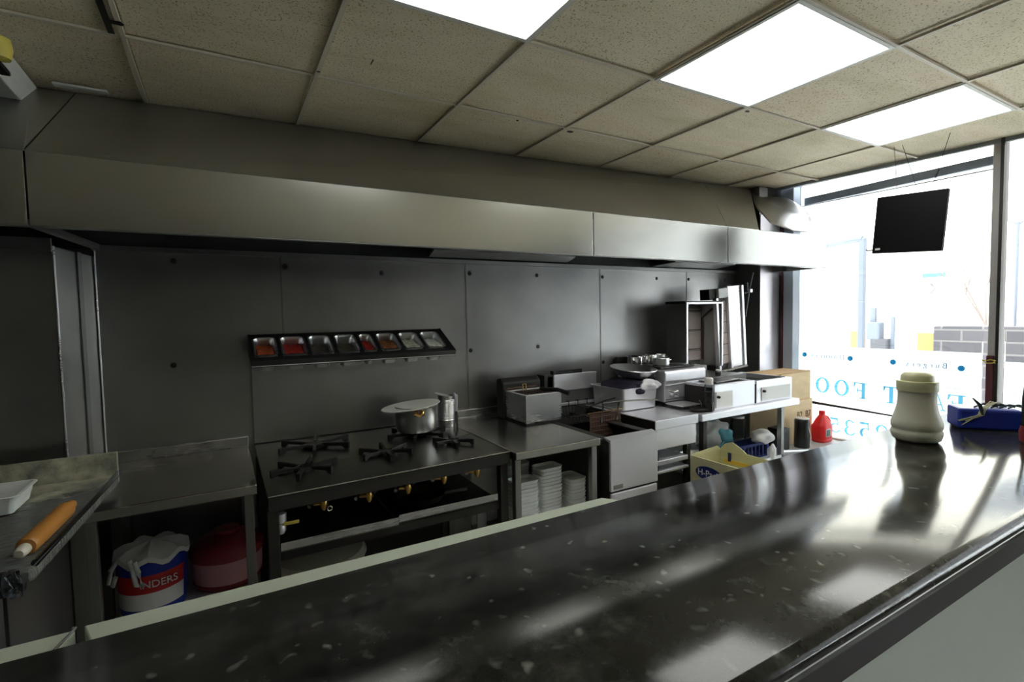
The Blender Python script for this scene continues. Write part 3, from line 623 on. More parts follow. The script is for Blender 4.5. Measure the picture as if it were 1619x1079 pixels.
obj('cupboard_front', wc(BX(-1.3, -.49, 1.50, 1.505, .05, .88)), 'dullsteel', t)
# white tray
t = thing('white_tray', 'white rectangular plastic tray on the floury table', 'tray', (-.66, 1.92, DZ+.003)); CUR = t
obj('tray_shell', pan_mesh(.155, .085, .045, r=.012), 'foam', t, solid=.003, loc=(0, 0, .049), smooth=True)
# rolling pin
t = thing('rolling_pin', 'orange-brown wooden rolling pin lying along the edge of the floury table', 'rolling pin', (-.392, 1.625, DZ+.022)); t.rotation_euler = (0, 0, math.radians(-4))
bm = bmesh.new()
def alongY(prof, seg=20):
    b = LATHE(prof, seg=seg); bmesh.ops.rotate(b, cent=(0, 0, 0), matrix=Matrix.Rotation(-PI/2, 3, 'X'), verts=b.verts); return b
obj('barrel', alongY([(.017, -.125), (.021, -.12), (.0215, 0), (.021, .12), (.017, .125)]), 'wood', t, smooth=True)
obj('handle', alongY([(.008, -.165), (.012, -.16), (.013, -.135), (.009, -.126)]), 'bowlw', t, smooth=True, label='pale floured handle end'); obj('handle', alongY([(.009, .126), (.013, .135), (.012, .165), (.008, .17)]), 'wood', t, smooth=True)
# ================================================================ TUBS UNDER THE PREP TABLE
t = thing('blue_bucket', 'blue bucket with a red and white label and a plastic bag on its lid', 'bucket', (-.262, 2.26, .392))
obj('bucket_body', LATHE([(.096, 0), (.101, .005), (.110, .19), (.115, .192), (.115, .205), (.106, .21), (0, .208)], seg=48), 'blue', t, smooth=True)
def band(r0, r1, z0, z1, a0, a1, n=24):
    bm = bmesh.new(); A = []; 
    for k in range(n+1):
        a = a0+(a1-a0)*k/n; A.append((bm.verts.new((r0*math.cos(a), r0*math.sin(a), z0)), bm.verts.new((r1*math.cos(a), r1*math.sin(a), z1))))
    for p, q in zip(A, A[1:]): bm.faces.new((p[0], q[0], q[1], p[1]))
    return bm
a0, a1 = math.radians(-165), math.radians(-25)
obj('red_label', band(.1060, .1093, .095, .160, a0, a1), 'redlabel', t, smooth=True); obj('white_label', band(.1030, .1062, .035, .095, a0, a1), 'label', t, smooth=True)
tx = textmesh('brand_lettering', 'SANDERS', .036, 'label', t, loc=(.012, -.1098, .127), rot=(PI/2, 0, 0), curve_r=.110, depth=.0012, spacing=1.0)
bm = LATHE([(.118, 0), (.116, .018), (.09, .035), (.05, .045), (0, .05)], seg=36, c=(0, 0, .2), cap=False)
for v_ in bm.verts: v_.co.z += .012*math.sin(7*math.atan2(v_.co.y, v_.co.x))*(v_.co.xy.length/.118)
obj('plastic_bag', bm, 'bag', t, smooth=True)
for pts_ in ([(-.09, -.06, .22), (-.113, -.065, .19), (-.122, -.05, .14), (-.113, -.045, .125), (-.101, -.06, .16)], [(-.055, -.10, .225), (-.045, -.108, .19), (-.038, -.108, .135), (-.020, -.113, .13), (-.028, -.114, .18), (-.04, -.11, .22)]):
    obj('bag_handle', TUBE(pts_, .008, seg=7), 'bag', t, smooth=True)
t = thing('pink_tub', 'round pink food tub with a dark red lid under the prep table', 'tub', (-.02, 2.33, .392))
obj('tub_body', LATHE([(.105, 0), (.118, .012), (.125, .04), (.128, .125), (.128, .13)], seg=44), 'pink', t, smooth=True)
obj('tub_base', LATHE([(.106, -.0), (.121, .012), (.126, .028), (.124, .03)], seg=44), 'darkred', t, smooth=True)
l_ = obj('tub_lid', LATHE([(.133, .12), (.135, .15), (.125, .165), (.09, .185), (.03, .19), (0, .19)], seg=44), 'darkred', t, smooth=True)
obj('lid_knob', LATHE([(.045, .188), (.05, .205), (.045, .215), (0, .216)], seg=28), 'darkred', l_, smooth=True)
t = thing('covered_bowl', 'big cream bowl with a film cover on the floor under the stove', 'bowl', (.325, 2.28, .22))
obj('bowl_body', LATHE([(.10, -.22), (.15, -.15), (.19, .20), (.197, .205), (.19, .21)], seg=48), 'bowlw', t, smooth=True)
obj('cover', LATHE([(.197, .20), (.18, .225), (.12, .24), (0, .245)], seg=48, cap=False), 'bowlw', t, smooth=True)
obj('paper_edge', prism(bmesh.new(), [(.02, .22), (.14, .245), (.155, .31), (.12, .27)], .002, 'Y', .02), 'label', t, label='torn white paper standing up')
# ================================================================ FOAM TRAYS
def tray_bm(hw, hl, h):
    bm = bmesh.new(); loops = []
    for dx, z, r_ in ((.0, 0, .02), (.003, h*.7, .022), (.005, h, .022), (.002, h+.0003, .021), (-.004, .004, .018)):
        loops.append([bm.verts.new((x, y, z)) for x, y in rr(hw-.012+dx, hl-.012+dx, r_)])
    for A, B in zip(loops, loops[1:]):
        for k in range(len(A)): bm.faces.new((A[k], A[(k+1) % len(A)], B[(k+1) % len(B)], B[k]))
    bm.faces.new(loops[0][::-1]); bm.faces.new(loops[-1]); return bm
proto = obj('foam_tray', tray_bm(.072, .055, .016), 'foam', smooth=True)
ORD = ['topmost', 'second', 'third', 'fourth', 'fifth', 'sixth', 'seventh', 'eighth', 'ninth', 'tenth', 'eleventh', 'twelfth', 'thirteenth', 'fourteenth', 'fifteenth', 'sixteenth', 'seventeenth', 'eighteenth', 'nineteenth', 'twentieth']
first = True
for sx_, sy_, n_, rz_, ds in ((1.155, 1.935, 17, .0, 'front left foam stack'), (1.302, 1.955, 19, .02, 'middle foam stack'), (1.20, 2.085, 19, .0, 'rear left foam stack'), (1.431, 1.938, 15, PI/2, 'right foam stack')):
    for k in range(n_):
        o = proto if first else proto.copy()
        if not first: C.objects.link(o)
        first = False; q_ = n_-1-k
        o.location = (sx_+random.uniform(-.0012, .0012), sy_+random.uniform(-.0012, .0012), .421+k*.0166); o.rotation_euler = (0, 0, rz_+random.uniform(-.01, .01))
        tag(o, ('topmost white foam tray of the ' if q_ == 0 else 'white foam tray, '+ORD[q_]+' from top of the ')+ds+' under side table', 'foam tray', 'foam trays under the side table')
for k in range(3):
    tag(obj('flat_tray', tray_bm(.09, .075, .010), 'foam', loc=(1.095-.003*k, 2.26, .702+k*.0115), smooth=True), ['bottom', 'middle', 'top'][k]+' one of three flat pale foam trays behind the stove leg', 'foam tray', 'flat foam trays')
tag(obj('white_carton', BX(-.08, .08, -.075, .075, 0, .28), 'foam', loc=(1.10, 2.27, .421), bevel=.006), 'white carton under the flat foam trays beside the stove', 'carton')
tag(obj('plank', BX(-.09, .09, -.015, .015, 0, .012), 'card', loc=(1.36, 1.842, .421), rot=(0, 0, 0), bevel=.002), 'thin wooden slat on the shelf in front of the foam trays', 'slat')
# ================================================================ TABLETOP FRYER
t = thing('tabletop_fryer', 'small square steel fryer standing on the side table', 'fryer', (1.46, 2.34, W+.001)); CUR = t
obj('tank', None or BX(-.112, .112, -.13, .09, 0, .012), 'gasket', t)
bm = bmesh.new()
for a in ((-.112, .112, -.13, -.126), (-.112, .112, .086, .09), (-.112, -.108, -.126, .086), (.108, .112, -.126, .086)): bx(bm, *a, .008, .155)
obj('casing', bm, 'steel', t)
bm = bmesh.new()
for a in ((-.112, .112, -.13, -.110), (-.112, .112, .07, .09), (-.112, -.095, -.11, .07), (.095, .112, -.11, .07)): bx(bm, *a, .153, .158)
obj('rim', bm, 'steelx', t, bevel=.002)
obj('oil', BX(-.10, .10, -.12, .08, .10, .105), 'gasket', t)
h_ = obj('control_box', prism(bmesh.new(), [(.092, 0), (.17, 0), (.17, .215), (.125, .225), (.092, .20)], .25, 'X', -.125), 'darkmetal', t, bevel=.008)
obj('vent_lip', BX(-.10, .10, .088, .094, .165, .172), 'rust', h_)
t = thing('fryer_basket', 'small wire frying basket with black handle resting in the tabletop fryer', 'basket', (1.46, 2.32, W+.125)); CUR = t
bm = bmesh.new()
for k in range(8):
    x = -.075+.15*k/7; tube(bm, [(x, -.075, .03), (x, -.075, -.01), (x, .065, -.01), (x, .065, .03)], .0012, seg=4)
for k in range(8):
    y = -.075+.14*k/7; tube(bm, [(-.075, y, .03), (-.075, y, -.01), (.075, y, -.01), (.075, y, .03)], .0012, seg=4)
tube(bm, [(-.075, -.075, .03), (.075, -.075, .03), (.075, .065, .03), (-.075, .065, .03)], .0025, seg=6, closed=True)
obj('wire_mesh', bm, 'rust', t)
obj('handle', TUBE([(.05, .0, .045), (.10, -.09, .045), (.135, -.15, .028)], [.008, .011, .012], seg=10), 'black', t, smooth=True, label='black handle')
obj('hook', TUBE([(-.03, .05, .03), (-.03, .055, .07), (-.01, .055, .07), (-.01, .05, .03)], .003, seg=6), 'brass', t)
# ================================================================ FLOOR FRYER
t = thing('floor_fryer', 'tall steel floor-standing fryer with a hooked basket hanging over its well', 'fryer', (1.71, 2.1, 0)); CUR = t
obj('front_panel', wc(BX(1.555, 1.865, 1.795, 1.81, .60, .842)), 'steelx', t, bevel=.006)
obj('front_lip', wc(prism(bmesh.new(), [(1.795, .835), (1.795, .85), (1.84, .858), (1.84, .85)], .31, 'X', 1.555)), 'steelx', t)
d = obj('door', wc(BX(1.56, 1.86, 1.797, 1.81, .12, .592)), 'steelx', t, bevel=.004)
obj('door_handle', wc(TUBE([(1.60, 1.796, .535), (1.605, 1.78, .53), (1.655, 1.78, .55), (1.66, 1.796, .557)], .004)), 'chrome', d, smooth=True)
obj('name_plate', wc(BX(1.572, 1.63, 1.7935, 1.795, .612, .632)), 'dullsteel', t)
bm = bmesh.new()
bx(bm, 1.555, 1.565, 1.81, 2.50, .1, .838); bx(bm, 1.855, 1.865, 1.81, 2.50, .1, .838); bx(bm, 1.555, 1.865, 2.49, 2.50, .1, .838); bx(bm, 1.565, 1.855, 1.81, 2.49, .1, .11)
obj('cabinet', wc(bm), 'darkmetal', t, bevel=.002)
obj('well', wc(BX(1.565, 1.855, 1.82, 2.49, .60, .62)), 'gasket', t)
bm = bmesh.new()
for a in ((1.555, 1.60, 1.86, 2.49), (1.82, 1.875, 1.86, 2.49)): bx(bm, *a, .838, .848)
obj('well_rim', wc(bm), 'darkmetal', t, bevel=.003)
for x in (1.57, 1.85): obj('leg', wc(BX(x-.015, x+.015, 1.84, 1.87, 0, .1)), 'darkmetal', t)
fb = obj('flue', wc(BX(1.665, 2.04, 2.475, 2.56, .83, 1.075)), 'dullsteel', t)
obj('flue_front', wc(BX(1.705, 2.03, 2.468, 2.475, .985, 1.085)), 'steelx', fb, bevel=.002, label='bright folded steel sheet')
obj('flue_side', wc(BX(1.640, 1.70, 2.475, 2.56, .97, 1.085)), 'darkmetal', fb); obj('flue_vent', wc(BX(1.72, 1.94, 2.50, 2.53, 1.075, 1.105)), 'black', fb)
for k in range(5): obj('hook', wc(TUBE([(1.72+.07*k, 2.46, .92), (1.72+.07*k, 2.44, .925), (1.72+.07*k, 2.44, .895)], .004, seg=6)), 'darkmetal', fb)
obj('hanging_rail', wc(BX(1.69, 2.03, 2.455, 2.468, .895, .912)), 'steelx', fb, bevel=.002)
t = thing('chip_basket', 'wire chip basket hooked on the rail of the floor fryer, brown with use', 'basket', (1.80, 2.1, .83)); CUR = t
bm = bmesh.new()
for k in range(13):
    x = 1.70+.22*k/12; tube(bm, [(x, 2.13, .91), (x, 2.12, .76), (x, 1.93, .74), (x, 1.91, .82)], .0016, seg=4)
for k in range(7):
    z = .76+.025*k; tube(bm, [(1.70, 2.12, z), (1.92, 2.12, z)], .0016, seg=4); tube(bm, [(1.70, 1.94+.028*k, .742), (1.92, 1.94+.028*k, .742)], .0014, seg=4)
obj('wire_mesh', wc(bm), 'rust', t); obj('back_sheet', wc(BX(1.70, 1.92, 2.128, 2.131, .77, .90)), 'rust', t)
obj('rim', wc(TUBE([(1.69, 2.135, .905), (1.93, 2.135, .908)], .004)), 'brass', t)
for x in (1.755, 1.865): obj('hook', wc(tube(bmesh.new(), [(x, 2.10, .86), (x+.008, 2.09, .955), (x+.01, 2.10, .965)], .008, seg=4)), 'dullsteel', t)
obj('handle', wc(TUBE([(1.765, 2.10, .962), (1.88, 2.08, .965), (2.08, 2.0, .965)], [.004, .005, .004])), 'dullsteel', t, smooth=True)
t = thing('chip_basket', 'empty dark wire chip basket lying at the back of the floor fryer', 'basket', (1.72, 2.32, .86)); CUR = t
bm = bmesh.new()
for k in range(10):
    x = 1.62+.20*k/9; tube(bm, [(x, 2.42, .90), (x, 2.41, .84), (x, 2.22, .84), (x, 2.20, .88)], .0016, seg=4)
for k in range(7): tube(bm, [(1.62, 2.22+.03*k, .842), (1.82, 2.22+.03*k, .842)], .0016, seg=4)
tube(bm, [(1.62, 2.20, .885), (1.82, 2.20, .885), (1.82, 2.42, .90), (1.62, 2.42, .90)], .003, seg=6, closed=True)
obj('wire_mesh', wc(bm), 'darkmetal', t); obj('handle', wc(TUBE([(1.82, 2.30, .90), (1.90, 2.25, .94), (1.95, 2.20, .96)], .004)), 'darkmetal', t)
# ================================================================ DROP-IN BOX TABLE (griddle stand)
t = thing('steel_cabinet', 'open-framed steel cabinet with deep apron right of the floor fryer', 'cabinet', (2.12, 2.2, 0)); CUR = t
obj('worktop', wc(BX(1.955, 2.29, 1.90, 2.56, .825, .875)), 'steelx', t, bevel=.003)
obj('apron', wc(BX(1.965, 2.275, 1.905, 2.54, .715, .824)), 'steelx', t, bevel=.002)
obj('side_skin', wc(BX(1.950, 1.9545, 1.90, 2.56, .70, .872)), 'darkmetal', t)
obj('valve', wc(BX(2.276, 2.31, 1.93, 1.96, .745, .775)), 'steelx', t, bevel=.004)
for z, zz in ((.655, .63), (.60, .585)): obj('shelf', wc(BX(1.97, 2.21, 1.905 if z > .64 else 1.90, 2.50, zz, z)), 'steelx', t, bevel=.003)
for x, y in ((1.975, 1.925), (2.22, 1.925), (1.975, 2.5), (2.22, 2.5)): obj('leg', wc(BX(x-.014, x+.014, y-.014, y+.014, 0, .72)), 'darkmetal', t)
obj('back_sheet', wc(BX(1.975, 2.22, 2.50, 2.503, .02, .7)), 'darkmetal', t)
# gastro container with cloth and bowl
t = thing('deep_pan', 'deep rectangular steel food pan on the steel cabinet, stuffed with cloth', 'food pan', (2.115, 2.31, .877)); CUR = t
obj('pan', pan_mesh(.145, .145, .125, r=.025), 'steelx', t, loc=(0, 0, .13), smooth=True, solid=.0015)
t = thing('dish_cloth', 'crumpled dark purple cloth with white lace edge bulging from the steel pan', 'cloth', (2.115, 2.31, .985)); CUR = t
def blob(sx_, sy_, sz_, amp, seed, n=3):
    bm = bmesh.new(); bmesh.ops.create_icosphere(bm, subdivisions=4, radius=1); random.seed(seed)
    ph = [Vector([random.uniform(-7, 7) for _ in range(3)]) for _ in range(6)]
    for v_ in bm.verts:
        d_ = sum(math.sin(v_.co.dot(p)+i) for i, p in enumerate(ph))/6; v_.co *= 1+amp*d_; v_.co.x *= sx_; v_.co.y *= sy_; v_.co.z *= sz_
    return bm
obj('cloth_body', blob(.135, .15, .055, .25, 5), 'cloth', t, smooth=True, loc=(.005, 0, .015)); obj('lace_edge', blob(.085, .035, .03, .5, 9), 'lace', t, smooth=True, loc=(.07, -.125, .030))
obj('side_fold', blob(.04, .05, .05, .3, 15), 'black', t, smooth=True, loc=(.135, -.06, .060))
t = thing('mixing_bowl', 'wide steel mixing bowl resting tilted on the crumpled cloth', 'bowl', (2.165, 2.29, 1.045)); t.rotation_euler = (.10, .02, 0)
obj('bowl_shell', LATHE([(.04, 0), (.055, .001), (.10, .025), (.135, .062), (.142, .066), (.140, .069), (.132, .064), (.098, .028), (.053, .004), (0, .003)], seg=48, cap=False), 'alu', t, smooth=True)
# ================================================================ RIGHT-HAND LONG TABLE
t = table('long_table', 'long steel table by the window carrying the hob and bain-maries', 'table', 2.30, 3.24, 1.885, 2.60, W, lip=.04, shelf=.515, legs=((3.08, 1.915), (2.35, 2.57), (3.08, 2.57)), m='steelx', shelfmat='greylid')
obj('shelf_lip', wc(BX(2.34, 3.10, 1.90, 1.905, .485, .52)), 'steelx', t); obj('leg', wc(BX(2.335, 2.365, 1.905, 1.935, 0, .83)), 'darkmetal', t)
obj('end_brace', wc(TUBE([(3.08, 1.92, .53), (3.30, 1.86, .52)], .008)), 'steelx', t)
# hob box on legs
t = thing('hob_unit', 'boxy steel griddle unit with a black knob and pans on top', 'hob', (2.48, 2.37, W+.001)); CUR = t
prof = [(2.162, .90), (2.162, 1.012), (2.155, 1.03), (2.155, 1.078), (2.163, 1.090), (2.575, 1.10), (2.575, .90)]
obj('housing', wc(prism(bmesh.new(), prof, .362, 'X', 2.302)), 'steelx', t, bevel=.006)
obj('back_rail', wc(BX(2.30, 2.665, 2.578, 2.60, 1.08, 1.15)), 'darkmetal', t, bevel=.003)
obj('plate_top', wc(BX(2.33, 2.635, 2.22, 2.56, 1.096, 1.108)), 'darkmetal', t, bevel=.003)
obj('panel_bead', wc(TUBE([(2.31, 2.16, 1.0), (2.62, 2.16, 1.012), (2.64, 2.16, 1.0), (2.64, 2.16, .935), (2.62, 2.16, .922), (2.31, 2.16, .915)], .003)), 'dullsteel', t, smooth=True)
k_ = obj('knob', LATHE([(.020, 0), (.020, .018), (.014, .026), (0, .028)], seg=20), 'black', t, smooth=True, loc=(2.59-2.48, 2.160-2.37, .968-W-.001), rot=(PI/2, 0, 0)); 
obj('tap', wc(TUBE([(2.335, 2.158, .965), (2.345, 2.13, .960), (2.38, 2.125, .968)], .007)), 'chrome', t, smooth=True); obj('tap', wc(TUBE([(2.35, 2.158, .945), (2.358, 2.133, .942), (2.39, 2.13, .938)], .006)), 'chrome', t, smooth=True)
obj('drip_tray', wc(BX(2.30, 2.45, 2.02, 2.154, .893, .900)), 'steelx', t); obj('tray_catch', wc(TUBE([(2.40, 2.02, .896), (2.402, 2.015, .876), (2.452, 2.015, .876), (2.452, 2.015, .90), (2.44, 2.02, .92)], .0025, seg=6)), 'steelx', t)
for x in (2.33, 2.63):
    for y in (2.19, 2.55): obj('foot', wc(BX(x-.012, x+.012, y-.012, y+.012, W+.001, .90)), 'darkmetal', t)
def pot(x, y, r, h, label, m='chrome'):
    t = thing('saucepan', label, 'pan', (x, y, 1.1085)); obj('pan_body', LATHE([(r*.93, 0), (r, .004), (r, h), (r*1.05, h+.002), (r*1.03, h+.004), (r*.96, h), (r*.95, .006), (0, .005)], seg=36, cap=False), m, t, smooth=True)
    obj('loop_handle', TUBE([(r, -.02, h*.7), (r+.022, -.014, h*.75), (r+.022, .014, h*.75), (r, .02, h*.7)], .003, seg=6), m, t, smooth=True); return t
pot(2.385, 2.50, .058, .045, 'small round steel pan at the back left of the hob unit')
pot(2.475, 2.46, .055, .052, 'small round steel pan at the back right of the hob unit')
pot(2.435, 2.315, .052, .042, 'small round steel pan nearest the front edge of the hob unit', 'alu')
pot(2.59, 2.47, .036, .048, 'smallest steel pan on the hob unit, beside the doner grill', 'alu')
tag(obj('round_plate', LATHE([(.06, 0), (.062, .002), (.03, .006), (0, .007)], seg=32), 'alu', loc=(2.57, 2.30, 1.1085), smooth=True), 'flat round metal disc on the right of the hob unit', 'plate')
tag(obj('steel_dish', blob(.06, .05, .011, .3, 21), 'darkmetal', loc=(2.375, 1.97, W+.014), smooth=True), 'dark crumpled tray under the hob unit', 'tray')
# bain-maries
def bain(x0, x1, y0, y1, h, label, door, seed):
    global CUR
    t = thing('bain_marie', label, 'bain-marie', ((x0+x1)/2, (y0+y1)/2, W+.001)); CUR = t
    z0 = W+.001; bm = bmesh.new()
    for a in ((x0, x1, y0, y0+.008), (x0, x1, y1-.008, y1), (x0, x0+.008, y0+.008, y1-.008), (x1-.008, x1, y0+.008, y1-.008)): bx(bm, *a, z0, z0+h)
    bx(bm, x0+.008, x1-.008, y0+.008, y1-.008, z0, z0+.05)
    obj('casing', wc(bm), 'steelx', t, bevel=.0015); obj('left_skin', wc(BX(x0-.004, x0-.0005, y0+.002, y1, z0, z0+h-.01)), 'darkmetal', t)
    bm = bmesh.new()
    for a in ((x0, x1, y0, y0+.03), (x0, x1, y1-.03, y1), (x0, x0+.025, y0+.03, y1-.03), (x1-.025, x1, y0+.03, y1-.03)): bx(bm, *a, z0+h, z0+h+.006)
    obj('rim', wc(bm), 'steelx', t, bevel=.002); obj('well', wc(BX(x0+.02, x1-.02, y0+.025, y1-.025, z0+h-.03, z0+h-.025)), 'stovetop', t)
    f = obj('front_sheet', wc(BX(door[0], door[1], y0-.006, y0-.0005, z0+.01, z0+h-.035)), 'white', t, bevel=.002, label='pale enamel front sheet'); obj('knob', LATHE([(.008, 0), (.008, .014), (.004, .018)], seg=14), 'darkmetal', t, loc=(door[0]+.012-t.location.x, y0-.006-t.location.y, h*.55), rot=(PI/2, 0, 0)); return t
bain(2.462, 2.835, 1.93, 2.145, .140, 'white fronted bain-marie beside the hob unit, the left of the pair', (2.47, 2.62), 1)
bain(2.853, 3.225, 1.93, 2.30, .130, 'white fronted bain-marie at the window end, the right of the pair', (2.90, 3.20), 2)
obj('steel_sheet', BX(-.13, .13, -.06, .06, 0, .006), 'stovetop', loc=(2.66, 2.05, W+.1485), rot=(0, 0, .1), bevel=.002); tag(bpy.data.objects['steel_sheet'], 'flat dark steel sheet lying over the left bain-marie', 'metal sheet')
def jar(x, y, z, label, h=.10, r=.022):
    t = thing('shaker_jar', label, 'jar', (x, y, z)); obj('jar_body', LATHE([(r, 0), (r, h*.75), (r*.85, h*.82)], seg=20), 'clearplastic', t, smooth=True)
    obj('contents', LATHE([(r*.9, .003), (r*.9, h*.6)], seg=16), 'darkfood', t); obj('cap', LATHE([(r*.9, h*.82), (r*.9, h), (r*.7, h*1.03)], seg=20), 'white', t, smooth=True); return t
jar(2.418, 1.935, W+.001, 'tall dark jar with white cap in front of the hob unit', .19, .026)
jar(2.842, 2.20, W+.14, 'small jar with white cap between the two bain-maries at the back', .05, .018)
# ================================================================ DONER GRILLS
def doner(loc, lean, label, w_=.30, h=.47, d=.16, yawd=0, brackets=True):
    t = thing('doner_grill', label, 'doner grill', loc); t.rotation_euler = (0, lean, yawd); hw = w_/2
    obj('back_sheet', BX(-hw, hw, d-.004, d, 0, h), 'dullsteel', t)
    obj('side_wing', BX(-hw, -hw+.004, 0, d-.004, 0, h), 'dullsteel', t, bevel=.001); obj('side_wing', prism(bmesh.new(), [(hw-.036, d-.004), (hw-.040, d-.004), (hw-.004, 0), (hw, 0)], h, 'Z', 0), 'wallsteel', t)
    for x in (-hw, hw-.014): obj('edge_strip', BX(x, x+.016, -.006, 0, 0, h), 'steelx', t, bevel=.002)
    obj('top_strip', BX(-hw, hw, -.006, 0, h, h+.012), 'steelx', t, bevel=.002); obj('top_plate', BX(-hw-.01, hw, 0, d, h+.002, h+.02), 'darkmetal', t)
    obj('base_box', BX(-hw-.01, hw, -.19, d, -.183, -.037), 'dullsteel', t)
    b = obj('burner_panel', BX(-.10, .145, d-.02, d-.0045, .04, h-.03), 'mesh', t, label='pinkish ceramic burner panel')
    for k in range(3):
        z = .12+k*.14
        if brackets: obj('burner_bar', TUBE([(-.06, d-.025, z), (-.04, d-.045, z-.008), (.11, d-.045, z-.008), (.135, d-.025, z+.004)], .004, seg=6), 'dullsteel', b)
        obj('tile_joint', BX(-.099, .144, d-.0215, d-.0205, z-.003, z+.003), 'rust', b)
    if brackets: obj('gas_pipe', TUBE([(hw-.02, 0.02, h-.02), (hw-.035, d*.4, h-.04), (.142, d-.03, h-.10), (.142, d-.03, .04)], .006, seg=8), 'rust', t, smooth=True)
    for x in (-hw+.03, hw-.03): obj('foot', BX(x-.012, x+.012, .02, .1, -.035, 0), 'darkmetal', t)
    return t
doner((2.905, 2.36, 1.055), 0, 'doner grill on the left with three burner bars and open steel wings', w_=.375, h=.445, d=.17)
t = thing('doner_grill', 'leaning doner grill on the right with a tall plain burner mesh and flat steel wing', 'doner grill', (3.14, 2.385, 1.045)); CUR = t
t.rotation_euler = (0, math.radians(-4.5), 0)
obj('burner_panel', BX(-.045, .06, .0, .012, .02, .475), 'mesh', t, label='brownish ceramic burner panel')
for k in range(5): obj('tile_joint', BX(-.045, .06, -.0015, 0, .08+k*.08, .084+k*.08), 'rust', bpy.data.objects[[o for o in t.children][0].name])
for x in (-.068, .062): obj('edge_strip', BX(x, x+.022, -.02, .012, -.02, .50), 'steelx', t, bevel=.002)
obj('side_wing', BX(.085, .235, .0, .006, -.02, .575), 'steel', t, bevel=.001, label='flat grey steel wing'); obj('edge_strip', BX(.228, .252, -.012, 0.0, -.02, .575), 'steelx', t, bevel=.002)
obj('top_box', BX(-.09, .09, .02, .10, .49, .565), 'darkmetal', t); obj('motor_cover', BX(-.02, .085, -.006, .0195, .495, .565), 'white', t, bevel=.002, label='white square cover')
obj('base_bar', BX(-.068, .25, -.02, .05, -.035, -.021), 'dullsteel', t)
t = thing('spit_motor', 'thin steel spit rod and clamp reaching up to the hood at the right', 'spit rod', (3.47, 2.42, 1.5)); CUR = t
obj('rod', TUBE([(-.03, 0, -.10), (.02, 0, .12), (.06, 0, .235)], .003), 'steelx', t, smooth=True); obj('clamp', BX(-.005, .025, -.02, .005, .085, .11), 'steelx', t, bevel=.002); obj('screw', TUBE([(-.005, 0, .10), (-.01, 0, .16)], .004), 'steelx', t)
obj('cross_arm', TUBE([(-.36, .02, .04), (.0, 0, .085)], .006), 'darkmetal', t)
# ================================================================ UNDER THE LONG TABLE
SZ = .516
t = thing('steel_pan', 'shallow steel pan on the shelf under the long table', 'pan', (2.50, 2.07, SZ)); obj('pan_body', LATHE([(.10, 0), (.125, .05), (.13, .053), (.122, .05), (.097, .005), (0, .004)], seg=36, cap=False), 'alu', t, smooth=True)
obj('handle', TUBE([(.10, -.05, .05), (.20, -.0, .075), (.27, .03, .09)], [.008, .010, .009]), 'cyan', t, smooth=True, label='pale blue handle')
t = thing('plastic_sack', 'shiny blue and white plastic bag slumped on the shelf under the long table', 'bag', (2.82, 2.24, SZ)); obj('bag_body', blob(.14, .11, .10, .30, 31), 'bag', t, smooth=True, loc=(0, 0, .10)); obj('printed_patch', blob(.07, .05, .06, .2, 33), 'cyan', t, smooth=True, loc=(.03, -.075, .10))
t = thing('blue_crate', 'dark blue openwork crate on the shelf under the long table', 'crate', (2.86, 2.01, SZ)); bm = bmesh.new()
for k in range(8):
    x = -.13+.26*k/7; bx(bm, x-.005, x+.005, -.06, -.052, 0, .085)
bx(bm, -.135, .135, -.062, -.05, .078, .092); bx(bm, -.135, .135, -.062, .06, 0, .01); bx(bm, -.135, -.127, -.06, .06, 0, .09); bx(bm, .127, .135, -.06, .06, 0, .09); bx(bm, -.135, .135, .052, .06, 0, .09)
obj('crate_frame', bm, 'navy', t)
tag(obj('paper_towel', blob(.085, .06, .05, .22, 41), 'lace', loc=(3.0, 1.985, SZ+.115), smooth=True), 'crumpled white paper spilling over the blue crate', 'paper')
tag(obj('paper_towel', blob(.025, .02, .055, .22, 43), 'lace', loc=(2.98, 1.905, SZ+.03), smooth=True), 'white paper tail hanging in front of the table shelf', 'paper')
for k, (x, m_) in enumerate(((3.14-.02, 'blue'), (3.17, 'blue'))):
    t = thing('blue_tin', ['blue drum standing next to the crumpled white paper', 'small blue tin next to the table leg'][k], 'tin', (x, 2.06+.02*k, SZ)); obj('tin_body', LATHE([(.026-.004*k, 0), (.026-.004*k, .085-.02*k), (.02, .09-.02*k)], seg=24), m_, t, smooth=True); obj('rim', LATHE([(.028-.004*k, .078-.02*k), (.028-.004*k, .084-.02*k)], seg=24), 'chrome', t)
t = thing('glass_jar', 'clear glass jar at the back of the shelf by the table leg', 'jar', (3.19, 2.30, SZ)); obj('jar_body', LATHE([(.05, 0), (.055, .02), (.055, .14), (.04, .16)], seg=28), 'clearplastic', t, smooth=True); obj('jar_lid', LATHE([(.042, .16), (.042, .175)], seg=24), 'steelx', t)
